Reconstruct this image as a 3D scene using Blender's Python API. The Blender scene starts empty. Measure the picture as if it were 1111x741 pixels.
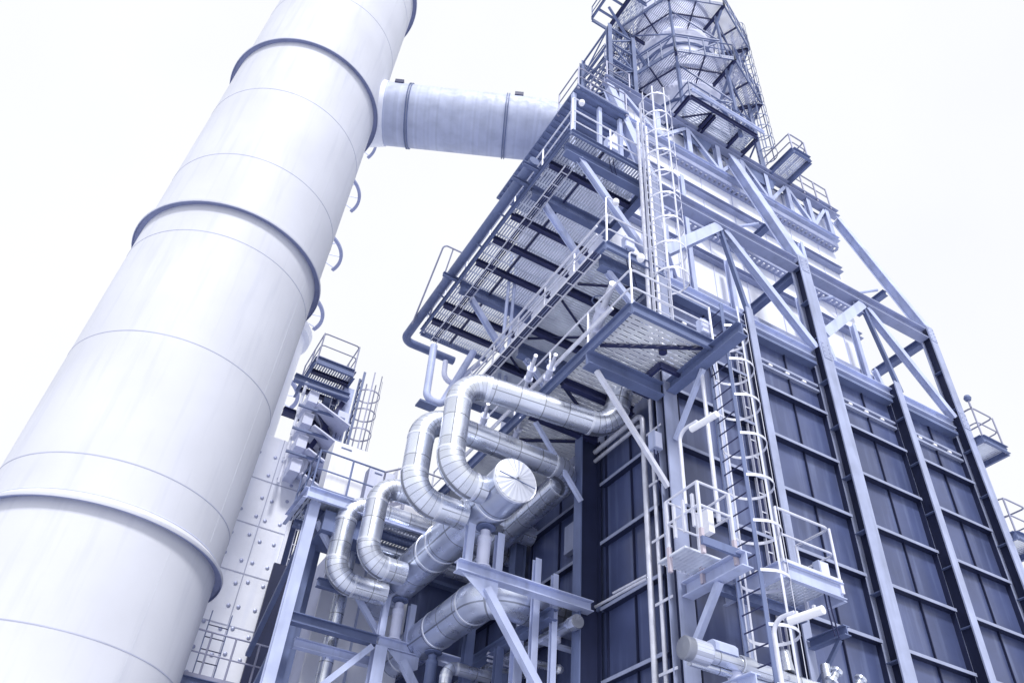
import bpy, math, random
import numpy as np
from mathutils import Vector, Matrix
random.seed(7)
C = bpy.context.scene.collection
R = math.radians

# ------------------------------------------------------------------ camera
CA, CB, CC = R(131.85), R(-26.4), R(5.2)
FOC, PX, PY = 875.0, 555.5, 370.0
MR = Matrix.Rotation(CB, 3, 'Z') @ Matrix.Rotation(CA, 3, 'X') @ Matrix.Rotation(CC, 3, 'Z')
CAM = Vector((0, 0, 1.6))
cd = bpy.data.cameras.new('camera')
cam = bpy.data.objects.new('camera', cd)
C.objects.link(cam)
cam.matrix_world = Matrix.Translation(CAM) @ MR.to_4x4()
cd.sensor_width = 36.0
cd.lens = FOC / 1111.0 * 36.0
cd.clip_end = 3000
bpy.context.scene.camera = cam

# ------------------------------------------------------------------ sky, sun, exposure
SUN_EL, SUN_AZ = R(50), R(192)          # azimuth measured clockwise from +Y
w = bpy.data.worlds.new('World')
bpy.context.scene.world = w
w.use_nodes = True
nt = w.node_tree
bgn = nt.nodes['Background']
sky = nt.nodes.new('ShaderNodeTexSky')
sky.sky_type = 'NISHITA'
sky.sun_disc = False
sky.sun_elevation = SUN_EL
sky.sun_rotation = SUN_AZ
sky.dust_density = 6.0
sky.air_density = 1.0
mixc = nt.nodes.new('ShaderNodeMix')
mixc.data_type = 'RGBA'
mixc.inputs['Factor'].default_value = 0.93
tc = nt.nodes.new('ShaderNodeTexCoord')
cn = nt.nodes.new('ShaderNodeTexNoise')
cn.inputs['Scale'].default_value = 2.2
cn.inputs['Detail'].default_value = 4.0
cr = nt.nodes.new('ShaderNodeValToRGB')
cr.color_ramp.elements[0].color = (8.9, 9.05, 9.45, 1)
cr.color_ramp.elements[1].color = (10.6, 10.7, 10.9, 1)
nt.links.new(tc.outputs['Generated'], cn.inputs['Vector'])
nt.links.new(cn.outputs['Fac'], cr.inputs['Fac'])
nt.links.new(sky.outputs['Color'], mixc.inputs['A'])
nt.links.new(cr.outputs['Color'], mixc.inputs['B'])
nt.links.new(mixc.outputs['Result'], bgn.inputs['Color'])
bgn.inputs['Strength'].default_value = 0.065
sd = bpy.data.lights.new('sun', 'SUN')
sd.energy = 1.9
sd.angle = R(10)
sd.color = (1.0, 0.99, 0.98)
sun = bpy.data.objects.new('sun', sd)
C.objects.link(sun)
sdir = Vector((math.sin(SUN_AZ) * math.cos(SUN_EL), math.cos(SUN_AZ) * math.cos(SUN_EL), math.sin(SUN_EL)))
sun.rotation_euler = sdir.to_track_quat('Z', 'Y').to_euler()
vs = bpy.context.scene.view_settings
vs.view_transform = 'Standard'
vs.look = 'None'
vs.exposure = 0.72
vs.gamma = 1.0
vs.use_curve_mapping = False


# ------------------------------------------------------------------ helpers
def V(*a):
    return Vector(a)


def at(px, py, ax, v):
    """world point on the plane x / y / z = v seen at a pixel of the photograph"""
    d = MR @ Vector(((px - PX) / FOC, -(py - PY) / FOC, -1.0))
    i = 'xyz'.index(ax)
    return CAM + d * ((v - CAM[i]) / d[i])


X, Y, Z = V(1, 0, 0), V(0, 1, 0), V(0, 0, 1)


class MB:
    def __init__(s):
        s.v, s.f, s.sm, s.uv = [], [], [], []

    def face(s, idx, smooth=False, uv=None):
        s.f.append(idx)
        s.sm.append(smooth)
        s.uv.append(uv)

    def box(s, a, b):
        """axis aligned box between two corners"""
        x0, y0, z0 = (min(a[i], b[i]) for i in range(3))
        x1, y1, z1 = (max(a[i], b[i]) for i in range(3))
        n = len(s.v)
        s.v += [V(x0, y0, z0), V(x1, y0, z0), V(x1, y1, z0), V(x0, y1, z0), V(x0, y0, z1), V(x1, y0, z1), V(x1, y1, z1), V(x0, y1, z1)]
        for q in ((0, 3, 2, 1), (4, 5, 6, 7), (0, 1, 5, 4), (1, 2, 6, 5), (2, 3, 7, 6), (3, 0, 4, 7)):
            s.face([n + i for i in q])
        return s

    def prof(s, p0, p1, pts, up=None, capped=True):
        """extrude a closed 2D profile [(side, up)] from p0 to p1"""
        p0, p1 = Vector(p0), Vector(p1)
        d = (p1 - p0).normalized()
        up = Vector(up) if up is not None else (Z if abs(d.z) < 0.95 else Y)
        side = d.cross(up).normalized()
        up = side.cross(d).normalized()
        n, k = len(s.v), len(pts)
        for p in (p0, p1):
            for a, b in pts:
                s.v.append(p + side * a + up * b)
        for i in range(k):
            j = (i + 1) % k
            s.face([n + i, n + j, n + k + j, n + k + i])
        if capped:
            s.face([n + i for i in range(k)][::-1])
            s.face([n + k + i for i in range(k)])
        return s

    def bar(s, p0, p1, w, h, up=None):
        return s.prof(p0, p1, [(-w / 2, -h / 2), (w / 2, -h / 2), (w / 2, h / 2), (-w / 2, h / 2)], up)

    def ibeam(s, p0, p1, w, h, up=None, tf=None, tw=None):
        tf = tf or max(0.018, h * 0.075)
        tw = tw or max(0.012, w * 0.06)
        a, b = w / 2, h / 2
        p = [(-a, -b), (a, -b), (a, -b + tf), (tw, -b + tf), (tw, b - tf), (a, b - tf), (a, b), (-a, b), (-a, b - tf), (-tw, b - tf), (-tw, -b + tf), (-a, -b + tf)]
        return s.prof(p0, p1, p, up)

    def chan(s, p0, p1, w, h, up=None, t=0.015):
        p = [(0, -h / 2), (w, -h / 2), (w, -h / 2 + t), (t, -h / 2 + t), (t, h / 2 - t), (w, h / 2 - t), (w, h / 2), (0, h / 2)]
        return s.prof(p0, p1, p, up)

    def angle(s, p0, p1, w, up=None, t=0.014):
        return s.prof(p0, p1, [(0, 0), (w, 0), (w, t), (t, t), (t, w), (0, w)], up)

    def tube(s, pts, r, n=12, cap=True, smooth=True, v0=0.0):
        """round tube along a polyline, r a number or a list"""
        pts = [Vector(p) for p in pts]
        m = len(pts)
        rs = r if isinstance(r, (list, tuple)) else [r] * m
        tan = []
        for i in range(m):
            a = pts[max(i - 1, 0)]
            b = pts[min(i + 1, m - 1)]
            t = (b - a)
            if 0 < i < m - 1:
                t = (pts[i] - a).normalized() + (b - pts[i]).normalized()
            tan.append(t.normalized())
        ref = Z if abs(tan[0].z) < 0.9 else X
        nrm = (ref - tan[0] * ref.dot(tan[0])).normalized()
        base = len(s.v)
        L, prev = [], v0
        for i in range(m):
            if i:
                nrm = (nrm - tan[i] * nrm.dot(tan[i])).normalized()
                prev += (pts[i] - pts[i - 1]).length
            L.append(prev)
            bi = tan[i].cross(nrm)
            k = 1.0
            if 0 < i < m - 1:
                k = 1.0 / max(0.5, math.cos((pts[i] - pts[i - 1]).angle(pts[i + 1] - pts[i], 0) / 2))
            for j in range(n):
                an = 2 * math.pi * j / n
                s.v.append(pts[i] + (nrm * math.cos(an) + bi * math.sin(an)) * rs[i] * (k if k < 1.03 else 1.0))
        for i in range(m - 1):
            for j in range(n):
                j2 = (j + 1) % n
                u0, u1 = j / n, (j + 1) / n
                s.face([base + i * n + j, base + i * n + j2, base + (i + 1) * n + j2, base + (i + 1) * n + j], smooth,
                       ((u0, L[i]), (u1, L[i]), (u1, L[i + 1]), (u0, L[i + 1])))
        if cap:
            s.face([base + j for j in range(n)][::-1])
            s.face([base + (m - 1) * n + j for j in range(n)])
        return s

    def lathe(s, c, prof, n=48, axis=Z, smooth=True, closed=False, a0=0.0, a1=2 * math.pi):
        """revolve [(radius, height)] about an axis through c"""
        c, axis = Vector(c), Vector(axis).normalized()
        ref = X if abs(axis.x) < 0.9 else Y
        e1 = (ref - axis * ref.dot(axis)).normalized()
        e2 = axis.cross(e1)
        base, k = len(s.v), len(prof)
        full = abs(a1 - a0 - 2 * math.pi) < 1e-6
        cols = n if full else n + 1
        for j in range(cols):
            an = a0 + (a1 - a0) * j / n
            d = e1 * math.cos(an) + e2 * math.sin(an)
            for r, h in prof:
                s.v.append(c + d * r + axis * h)
        for j in range(n):
            j2 = (j + 1) % cols
            for i in range(k if closed else k - 1):
                i2 = (i + 1) % k
                s.face([base + j * k + i, base + j2 * k + i, base + j2 * k + i2, base + j * k + i2], smooth,
                       ((j / n, prof[i][1]), ((j + 1) / n, prof[i][1]), ((j + 1) / n, prof[i2][1]), (j / n, prof[i2][1])))
        return s

    def poly(s, pts, th, up=Z):
        """flat polygon with thickness th below it"""
        n, k = len(s.v), len(pts)
        pts = [Vector(p) for p in pts]
        s.v += pts + [p - Vector(up) * th for p in pts]
        s.face([n + i for i in range(k)])
        s.face([n + k + i for i in range(k)][::-1])
        for i in range(k):
            j = (i + 1) % k
            s.face([n + i, n + k + i, n + k + j, n + j])
        return s

    def build(s, name, mat, parent=None):
        me = bpy.data.meshes.new(name)
        me.from_pydata([tuple(p) for p in s.v], [], s.f)
        if any(u is not None for u in s.uv):
            uvl = me.uv_layers.new(name='UVMap')
            buf = []
            for f, u in zip(s.f, s.uv):
                buf += list(u) if u is not None else [(0.5, 0.25)] * len(f)
            uvl.data.foreach_set('uv', np.array(buf, dtype=np.float32).ravel())
        me.polygons.foreach_set('use_smooth', s.sm)
        me.materials.append(mat)
        if any(s.sm):
            me.set_sharp_from_angle(angle=R(32))
        me.update()
        o = bpy.data.objects.new(name, me)
        C.objects.link(o)
        if parent is not None:
            o.parent = parent
            o.matrix_parent_inverse = Matrix.Translation(-world_loc(parent))
        return o


def world_loc(o):
    return Vector(o.get('_w', (0, 0, 0)))


def tag(o, label, cat, group=None, kind=None):
    o['label'] = label
    o['category'] = cat
    if group:
        o['group'] = group
    if kind:
        o['kind'] = kind
    return o


def thing(name, label, cat, loc, group=None):
    o = bpy.data.objects.new(name, None)
    C.objects.link(o)
    o.location = loc
    o.empty_display_size = 0.2
    o['_w'] = tuple(loc)
    return tag(o, label, cat, group)


def struct(name, mb, mat):
    o = mb.build(name, mat)
    o['kind'] = 'structure'
    return o


def arc(pts, rad, seg=8):
    """round the inner corners of a polyline"""
    pts = [Vector(p) for p in pts]
    out = [pts[0]]
    for i in range(1, len(pts) - 1):
        a, b, c = pts[i - 1], pts[i], pts[i + 1]
        u, v = (a - b).normalized(), (c - b).normalized()
        th = u.angle(v)
        if th > math.pi - 0.02:
            out.append(b)
            continue
        t = min(rad / math.tan(th / 2), (a - b).length * 0.49, (c - b).length * 0.49) if len(pts) > 3 else rad / math.tan(th / 2)
        rr = t * math.tan(th / 2)
        cen = b + (u + v).normalized() * (rr / math.sin(th / 2))
        s0, s1 = b + u * t - cen, b + v * t - cen
        tot = s0.angle(s1)
        ax = s0.cross(s1).normalized()
        for k in range(seg + 1):
            out.append(cen + Matrix.Rotation(tot * k / seg, 3, ax) @ s0)
    out.append(pts[-1])
    return out


# ------------------------------------------------------------------ materials
def new_mat(name):
    m = bpy.data.materials.new(name)
    m.use_nodes = True
    return m, m.node_tree, m.node_tree.nodes['Principled BSDF']


def ramp(t, fac, c0, c1, p0=0.0, p1=1.0):
    r = t.nodes.new('ShaderNodeValToRGB')
    r.color_ramp.elements[0].position = p0
    r.color_ramp.elements[1].position = p1
    r.color_ramp.elements[0].color = (*c0, 1)
    r.color_ramp.elements[1].color = (*c1, 1)
    t.links.new(fac, r.inputs['Fac'])
    return r.outputs['Color']


def mixcol(t, a, b, fac, mode='MIX'):
    m = t.nodes.new('ShaderNodeMix')
    m.data_type = 'RGBA'
    m.blend_type = mode
    for sock, val in (('A', a), ('B', b)):
        if isinstance(val, tuple):
            m.inputs[sock].default_value = (*val, 1)
        else:
            t.links.new(val, m.inputs[sock])
    if isinstance(fac, float):
        m.inputs['Factor'].default_value = fac
    else:
        t.links.new(fac, m.inputs['Factor'])
    return m.outputs['Result']


def noise(t, scale, detail=4, vec=None, stretch=None):
    tc = t.nodes.new('ShaderNodeTexCoord')
    n = t.nodes.new('ShaderNodeTexNoise')
    n.inputs['Scale'].default_value = scale
    n.inputs['Detail'].default_value = detail
    src = tc.outputs['Object'] if vec is None else vec
    if stretch:
        mp = t.nodes.new('ShaderNodeMapping')
        mp.inputs['Scale'].default_value = stretch
        t.links.new(src, mp.inputs['Vector'])
        src = mp.outputs['Vector']
    t.links.new(src, n.inputs['Vector'])
    return n.outputs['Fac']


def bump(t, b, h, strength, dist=0.01):
    n = t.nodes.new('ShaderNodeBump')
    n.inputs['Strength'].default_value = strength
    n.inputs['Distance'].default_value = dist
    t.links.new(h, n.inputs['Height'])
    t.links.new(n.outputs['Normal'], b.inputs['Normal'])


def paint(name, col, rough=0.5, var=0.14, streak=True, metal=0.0, sc=1.3, dirt=None, dirt_amt=0.35, spec=0.3):
    m, t, b = new_mat(name)
    lo = tuple(c * (1 - var) for c in col)
    hi = tuple(min(1, c * (1 + var)) for c in col)
    c = ramp(t, noise(t, sc, 6), lo, hi, 0.3, 0.7)
    if streak:
        st = noise(t, 3.0, 5, stretch=(1.6, 1.6, 0.12))
        d = dirt or tuple(x * 0.55 for x in col)
        f = ramp(t, st, (0, 0, 0), (dirt_amt,) * 3, 0.52, 0.78)
        c = mixcol(t, c, d, f)
    t.links.new(c, b.inputs['Base Color'])
    b.inputs['Roughness'].default_value = rough
    b.inputs['Metallic'].default_value = metal
    b.inputs['Specular IOR Level'].default_value = spec
    bump(t, b, noise(t, 14, 4), 0.08, 0.01)
    return m


def cladding(name, col, rows=0.62, cols=3.0, rough=0.33, metal=0.75, var=0.12, mortar=0.022):
    """sheet metal jacket: seams laid out in the pipe's own UV (u round, v metres along)"""
    m, t, b = new_mat(name)
    tc = t.nodes.new('ShaderNodeTexCoord')
    mp = t.nodes.new('ShaderNodeMapping')
    mp.inputs['Scale'].default_value = (cols, 1.0 / rows, 1)
    t.links.new(tc.outputs['UV'], mp.inputs['Vector'])
    br = t.nodes.new('ShaderNodeTexBrick')
    br.offset = 0.0
    br.inputs['Scale'].default_value = 1.0
    br.inputs['Brick Width'].default_value = 1.0
    br.inputs['Row Height'].default_value = 1.0
    br.inputs['Mortar Size'].default_value = mortar
    br.inputs['Mortar Smooth'].default_value = 0.2
    br.inputs['Color1'].default_value = (*[c * (1 - var) for c in col], 1)
    br.inputs['Color2'].default_value = (*[min(1, c * (1 + var)) for c in col], 1)
    br.inputs['Mortar'].default_value = (*[c * 0.42 for c in col], 1)
    t.links.new(mp.outputs['Vector'], br.inputs['Vector'])
    c = mixcol(t, br.outputs['Color'], tuple(x * 0.7 for x in col), ramp(t, noise(t, 2.2, 6), (0, 0, 0), (0.5,) * 3, 0.45, 0.75))
    t.links.new(c, b.inputs['Base Color'])
    b.inputs['Metallic'].default_value = metal
    rr = ramp(t, noise(t, 3.5, 5), (rough * 0.75,) * 3, (rough * 1.35,) * 3, 0.3, 0.7)
    t.links.new(rr, b.inputs['Roughness'])
    bump(t, b, noise(t, 2.0, 2), 0.10, 0.03)
    return m


def grating(name, col, sx, sy, dx, dy):
    """open bar grating: bars with gaps one can see through"""
    m, t, b = new_mat(name)
    tc = t.nodes.new('ShaderNodeTexCoord')
    sep = t.nodes.new('ShaderNodeSeparateXYZ')
    t.links.new(tc.outputs['Object'], sep.inputs[0])

    def stripes(sock, per, duty):
        a = t.nodes.new('ShaderNodeMath')
        a.operation = 'DIVIDE'
        t.links.new(sock, a.inputs[0])
        a.inputs[1].default_value = per
        f = t.nodes.new('ShaderNodeMath')
        f.operation = 'FRACT'
        t.links.new(a.outputs[0], f.inputs[0])
        g = t.nodes.new('ShaderNodeMath')
        g.operation = 'LESS_THAN'
        t.links.new(f.outputs[0], g.inputs[0])
        g.inputs[1].default_value = duty
        return g.outputs[0]
    mx = t.nodes.new('ShaderNodeMath')
    mx.operation = 'MAXIMUM'
    t.links.new(stripes(sep.outputs['X'], sx, dx), mx.inputs[0])
    t.links.new(stripes(sep.outputs['Y'], sy, dy), mx.inputs[1])
    c = ramp(t, noise(t, 2.0, 5), tuple(x * 0.8 for x in col), tuple(min(1, x * 1.15) for x in col), 0.3, 0.7)
    t.links.new(c, b.inputs['Base Color'])
    b.inputs['Roughness'].default_value = 0.55
    b.inputs['Metallic'].default_value = 0.2
    tr = t.nodes.new('ShaderNodeBsdfTransparent')
    ms = t.nodes.new('ShaderNodeMixShader')
    out = t.nodes['Material Output']
    t.links.new(mx.outputs[0], ms.inputs['Fac'])
    t.links.new(tr.outputs[0], ms.inputs[1])
    t.links.new(b.outputs[0], ms.inputs[2])
    t.links.new(ms.outputs[0], out.inputs['Surface'])
    return m


M_STACK = paint('stack_white_paint', (0.59, 0.605, 0.67), 0.5, 0.05, True, sc=0.5, dirt=(0.47, 0.49, 0.57), dirt_amt=0.5, spec=0.12)
M_STACKD = paint('stack_ring_and_shade', (0.24, 0.27, 0.44), 0.5, 0.08)  # paints the shade under the flange rings; also colours the far rims
M_SEAM = paint('weld_seam_grey', (0.42, 0.44, 0.56), 0.6, 0.1, False)
M_PANEL = paint('casing_dark_paint', (0.062, 0.081, 0.182), 0.42, 0.22, True, sc=0.8, dirt=(0.15, 0.185, 0.33), dirt_amt=0.7)
M_RIB = paint('rib_paint_and_shade', (0.020, 0.026, 0.068), 0.45, 0.14)  # dark ribs; also painted shade on stiffener plates and column webs
M_STIFF = paint('stiffener_paint', (0.30, 0.335, 0.48), 0.45, 0.12)
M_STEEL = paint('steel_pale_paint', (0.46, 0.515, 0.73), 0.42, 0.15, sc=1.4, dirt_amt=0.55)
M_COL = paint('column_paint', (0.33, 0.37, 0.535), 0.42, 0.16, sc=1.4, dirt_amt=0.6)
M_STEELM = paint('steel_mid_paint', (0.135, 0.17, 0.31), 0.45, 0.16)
M_STEELU = paint('steel_haze_tint', (0.30, 0.335, 0.50), 0.45, 0.12)  # steel colour lightened to paint in glare haze on the upper structure
M_JOIST = paint('joist_shade_and_dark_paint', (0.030, 0.036, 0.105), 0.5, 0.15)  # steel with underside shade painted in; also plain dark rungs, cables and lugs
M_GALV = paint('galvanised_tube', (0.66, 0.68, 0.79), 0.40, 0.12, False, metal=0.25, sc=5)
M_RAILD = paint('weathered_rail', (0.30, 0.31, 0.42), 0.5, 0.12, False, metal=0.2)
M_WALLW = paint('white_casing_paint', (0.80, 0.82, 0.91), 0.45, 0.05, True, dirt=(0.62, 0.66, 0.82), dirt_amt=0.4)
M_PALE = paint('pale_panel_paint', (0.62, 0.65, 0.82), 0.45, 0.09, True, dirt=(0.45, 0.49, 0.70), dirt_amt=0.45)
M_CLAD = cladding('pipe_jacket', (0.72, 0.76, 0.87), 0.55, 3.0, rough=0.28, metal=0.85)
M_CLADE = cladding('elbow_jacket', (0.72, 0.76, 0.87), 0.115, 2.0, rough=0.3, metal=0.85, mortar=0.055)
M_CLADH = cladding('header_jacket', (0.60, 0.65, 0.80), 0.75, 3.0, rough=0.30, metal=0.8)
M_DUCT = cladding('duct_jacket', (0.45, 0.49, 0.64), 0.075, 0.0, rough=0.6, metal=0.2, var=0.07, mortar=0.0)
M_CAP = cladding('cap_jacket', (0.58, 0.62, 0.76), 5.0, 18.0, rough=0.35, metal=0.55, var=0.30, mortar=0.03)
M_CAPP = paint('cap_sheet', (0.62, 0.65, 0.76), 0.42, 0.08, False, metal=0.45)
M_BAND = paint('jacket_band', (0.80, 0.83, 0.92), 0.3, 0.06, False, metal=0.7)
M_GRATE = grating('bar_grating', (0.74, 0.78, 0.92), 0.085, 0.45, 0.56, 0.06)
M_GRATE2 = grating('bar_grating_cross', (0.76, 0.80, 0.93), 0.45, 0.085, 0.06, 0.54)
M_GRATEO = grating('open_deck_grating', (0.70, 0.72, 0.84), 0.09, 0.45, 0.50, 0.05)
M_GRATE3 = grating('wide_bar_grating', (0.82, 0.84, 0.93), 0.26, 0.13, 0.14, 0.60)
M_BOLT = paint('bolt_grey', (0.36, 0.39, 0.55), 0.45, 0.1, False, metal=0.4)
M_WHITE = paint('white_cabinet_paint', (0.80, 0.81, 0.88), 0.4, 0.05)
M_BLACK = paint('dark_opening', (0.02, 0.025, 0.07), 0.8, 0.2, False)
M_WOOD = paint('pale_timber_wrap', (0.50, 0.45, 0.52), 0.7, 0.15, False)
M_LAMP = paint('lamp_diffuser', (0.86, 0.87, 0.92), 0.25, 0.02, False)
M_GROUND = paint('concrete_yard', (0.54, 0.56, 0.64), 0.85, 0.2, False, sc=0.3)

bp = M_PANEL.node_tree
bb_ = bp.nodes['Principled BSDF']
bb_.inputs['Specular IOR Level'].default_value = 0.6
bb_.inputs['Roughness'].default_value = 0.36
bump(bp, bb_, noise(bp, 0.9, 2, stretch=(1, 1, 0.6)), 0.45, 0.08)

# ------------------------------------------------------------------ ground
struct('ground', MB().poly([(-900, -900, 0), (900, -900, 0), (900, 900, 0), (-900, 900, 0)], 0.5), M_GROUND)


# ------------------------------------------------------------------ builders for repeated kinds
def add_railing(root, pts, h=1.1, side_post=1.5, mat=None, toe=True, r=0.024, name='railing', mid=True, closed=False):
    """handrail along a polyline at floor level: rails as the part, each post a sub-part"""
    mat = mat or M_GALV
    pts = [Vector(p) for p in pts]
    if closed:
        pts = pts + [pts[0]]
    def run(hh, rr):
        q = [p + Z * hh for p in pts]
        return MB().tube(arc(q, 0.12, 4) if len(q) > 2 and not closed else q, rr, 8)
    ra = run(h, r).build(name, mat, root)
    if mid:
        run(h * 0.53, r * 0.85).build('mid_rail', mat, ra)
    if toe:
        for a, b in zip(pts[:-1], pts[1:]):
            MB().bar(a + Z * 0.06, b + Z * 0.06, 0.008, 0.11).build('toe_plate', mat, ra)
    done = []
    for a, b in zip(pts[:-1], pts[1:]):
        L = (b - a).length
        n = max(1, int(round(L / side_post)))
        for k in range(n + 1):
            p = a.lerp(b, (k / n) if n else 0)
            if any((p - q).length < 0.3 for q in done):
                continue
            done.append(p)
            pm = MB().tube([p - Z * 0.14, p + Z * h], r * 1.1, 8)
            pm.bar(p - Z * 0.16, p + Z * 0.10, 0.075, 0.05)
            pm.build('post', mat, ra)
    return ra


def add_grating(root, x0, x1, y0, y1, z, mat):
    mb = MB()
    mb.poly([(x0, y0, z), (x1, y0, z), (x1, y1, z), (x0, y1, z)], 0.035)
    return mb.build('grating', mat, root)


def ladder(name, label, p, wdir, zlo, zhi, width=0.5, cage=None, cage_r=0.38, mat=None, hoop_step=0.9, cage_lo=None, rail=0.055, group=None, tilt=None, cmat=None):
    """ladder at foot p, stringers along wdir; cage = direction of the cage"""
    mat = mat or M_STEELM
    cmat = cmat or M_GALV
    p, wd = Vector(p), Vector(wdir).normalized()
    root = thing(name, label, 'ladder', (p.x, p.y, zlo), group)
    lo = lambda s, z: Vector((p.x, p.y, z)) + wd * s * width / 2
    nrm = Vector(cage).normalized() if cage is not None else wd.cross(Z)
    for s in (-1, 1):
        MB().bar(lo(s, zlo), lo(s, zhi), 0.018, rail * 1.6, up=nrm).build('rail', mat, root)
    n = int((zhi - zlo) / 0.3)
    for k in range(n):
        z = zlo + 0.15 + 0.3 * k
        MB().tube([lo(-1, z), lo(1, z)], 0.014, 6).build('rung', M_JOIST if mat is M_STEELM else mat, root)
    if cage is not None:
        cz = cage_lo if cage_lo is not None else zlo + 2.2
        cen = Vector((p.x, p.y, 0)) + nrm * cage_r * 0.85
        angs = [-125 + 250 * k / 16 for k in range(17)]
        ring = []
        for a in angs:
            a = R(a)
            ring.append(cen + nrm * math.cos(a) * cage_r + wd * math.sin(a) * cage_r)
        path = [lo(-1, 0) * 1.0] + ring + [lo(1, 0) * 1.0]
        path[0].z = path[-1].z = 0
        nh = int((zhi - cz) / hoop_step) + 1
        for k in range(nh):
            z = min(zhi, cz + k * hoop_step)
            mb = MB()
            for a, b in zip(path[:-1], path[1:]):
                if (b - a).length > 1e-4:
                    mb.bar(a + Z * z, b + Z * z, 0.012, 0.055)
            mb.build('cage_hoop', cmat, root)
        for a in (-95, -48, 0, 48, 95):
            a = R(a)
            q = cen + nrm * math.cos(a) * (cage_r - 0.01) + wd * math.sin(a) * (cage_r - 0.01)
            MB().bar(Vector((q.x, q.y, cz)), Vector((q.x, q.y, zhi)), 0.045, 0.010, up=(q - cen)).build('cage_strap', cmat, root)
    return root


def clad_pipe(name, label, pts, r, bend, cat='pipe', group=None, mat=None, emat=None, bands=True, n=28):
    """jacketed pipe: straight runs and elbows are parts, bright collars too"""
    mat, emat = mat or M_CLAD, emat or M_CLADE
    pts = [Vector(p) for p in pts]
    root = thing(name, label, cat, tuple(pts[0]), group)
    cur = pts[0]
    for i in range(1, len(pts)):
        last = i == len(pts) - 1
        b = pts[i]
        if not last:
            u, v = (pts[i - 1] - b).normalized(), (pts[i + 1] - b).normalized()
            th = u.angle(v)
            t = bend / math.tan(th / 2)
            s0 = b + u * t
        else:
            s0 = b
        if (s0 - cur).length > 0.02:
            mb = MB()
            mb.tube([cur, s0], r, n, cap=True, v0=random.random() * 3)
            mb.build('straight_run', mat, root)
        if not last:
            e = arc([s0 + u * 0.0001, b, b + v * t], bend, 10)
            MB().tube(e[1:-1] if len(e) > 12 else e, r * 1.012, n, smooth=True).build('elbow', emat, root)
            if bands:
                for q, d in ((s0, -u), (b + v * t, v)):
                    MB().lathe(q - d * 0.03, [(r, 0), (r * 1.035, 0.005), (r * 1.035, 0.055), (r, 0.06)], n, d).build('collar', M_BAND, root)
            cur = b + v * t
    return root


def plain_pipe(name, label, pts, r, bend=0.15, mat=None, cat='pipe', n=12, group=None):
    o = MB().tube(arc(pts, bend, 6) if len(pts) > 2 else pts, r, n).build(name, mat or M_GALV)
    return tag(o, label, cat, group)


# ================================================================== the lower boiler casing (dark panels)
YF, YP, XP = 10.40, 10.82, 9.12         # front of the frame, panel sheet (right face), panel sheet (left face)
X1, X2, X3, X4, X5 = 9.03, 11.90, 14.58, 17.33, 20.05
ZT = 16.05
casing = thing('boiler_casing', 'dark blue panelled lower casing of the big boiler, ribbed in horizontal rows', 'boiler', (14.5, 15, 0))
MB().box((XP, YP, 0), (X5, YP + 0.08, ZT)).build('wall', M_PANEL, casing)
MB().box((XP, YP + 0.081, 0), (XP + 0.08, 20.0, ZT)).build('wall', M_PANEL, casing)
MB().box((X5 - 0.08, YP + 0.081, 0), (X5, 20.0, ZT)).build('wall', M_PANEL, casing)
MB().box((XP + 0.081, 19.9, 0), (X5 - 0.081, 20.0, ZT)).build('wall', M_PANEL, casing)
MB().box((XP, YP, ZT + 0.004), (X5, 20.0, ZT + 0.12)).build('roof', M_STIFF, casing)
bays = [(X1 + 0.2, X2 - 0.14), (X2 + 0.14, X3 - 0.24), (X3 + 0.24, X4 - 0.14), (X4 + 0.14, X5 - 0.2)]
zs = [14.36 - 1.452 * k for k in range(10)]
for x0, x1 in bays:
    for z in zs:
        if z < 0.3:
            continue
        st_ = MB().box((x0, YP - 0.17, z - 0.012), (x1, YP - 0.002, z + 0.012)).build('stiffener', M_RIB, casing)  # same paint as the lip, darkened to paint in the shadow below it
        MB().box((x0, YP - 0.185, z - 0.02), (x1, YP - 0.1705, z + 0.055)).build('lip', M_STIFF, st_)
    # top double rail with clips
    MB().bar((x0, YP - 0.05, 15.34), (x1, YP - 0.05, 15.34), 0.10, 0.07).build('stiffener', M_STIFF, casing)
    MB().bar((x0, YP - 0.05, 15.16), (x1, YP - 0.05, 15.16), 0.10, 0.07).build('stiffener', M_STIFF, casing)
    MB().bar((x0, YP - 0.11, ZT - 0.02), (x1, YP - 0.11, ZT - 0.02), 0.22, 0.10).build('stiffener', M_STEELM, casing)
    for fr in (0.25, 0.5, 0.75):
        xx = x0 + (x1 - x0) * fr
        MB().box((xx, YP - 0.108, 15.22), (xx + 0.12, YP - 0.06, 15.28)).build('clip', M_WHITE, casing)
    for fr in (0.13, 0.56):
        xx = x0 + (x1 - x0) * fr
        MB().box((xx - 0.012, YP - 0.055, 0), (xx + 0.012, YP, ZT - 0.1)).build('rib', M_RIB, casing)
    for xx in (x0, x1):
        MB().box((xx - 0.012, YP - 0.12, 0), (xx + 0.012, YP - 0.001, ZT - 0.1)).build('edge_flange', M_RIB, casing)
lbays = [(10.95, 12.95), (13.45, 16.2), (16.6, 19.8)]
for y0, y1 in lbays:
    for z in [12.88] + zs[1:]:
        if 0.3 < z < 12.5:
            st_ = MB().box((XP - 0.15, y0, z - 0.012), (XP - 0.002, y1, z + 0.012)).build('stiffener', M_RIB, casing)  # plate darkened likewise, shadow under the lip put into its colour
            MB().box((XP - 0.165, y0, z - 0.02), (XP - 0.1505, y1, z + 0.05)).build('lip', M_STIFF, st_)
    for fr in (0.04, 0.5, 0.97):
        yy = y0 + (y1 - y0) * fr
        MB().box((XP - 0.055, yy - 0.012, 0), (XP, yy + 0.012, ZT - 0.1)).build('rib', M_RIB, casing)
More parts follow.
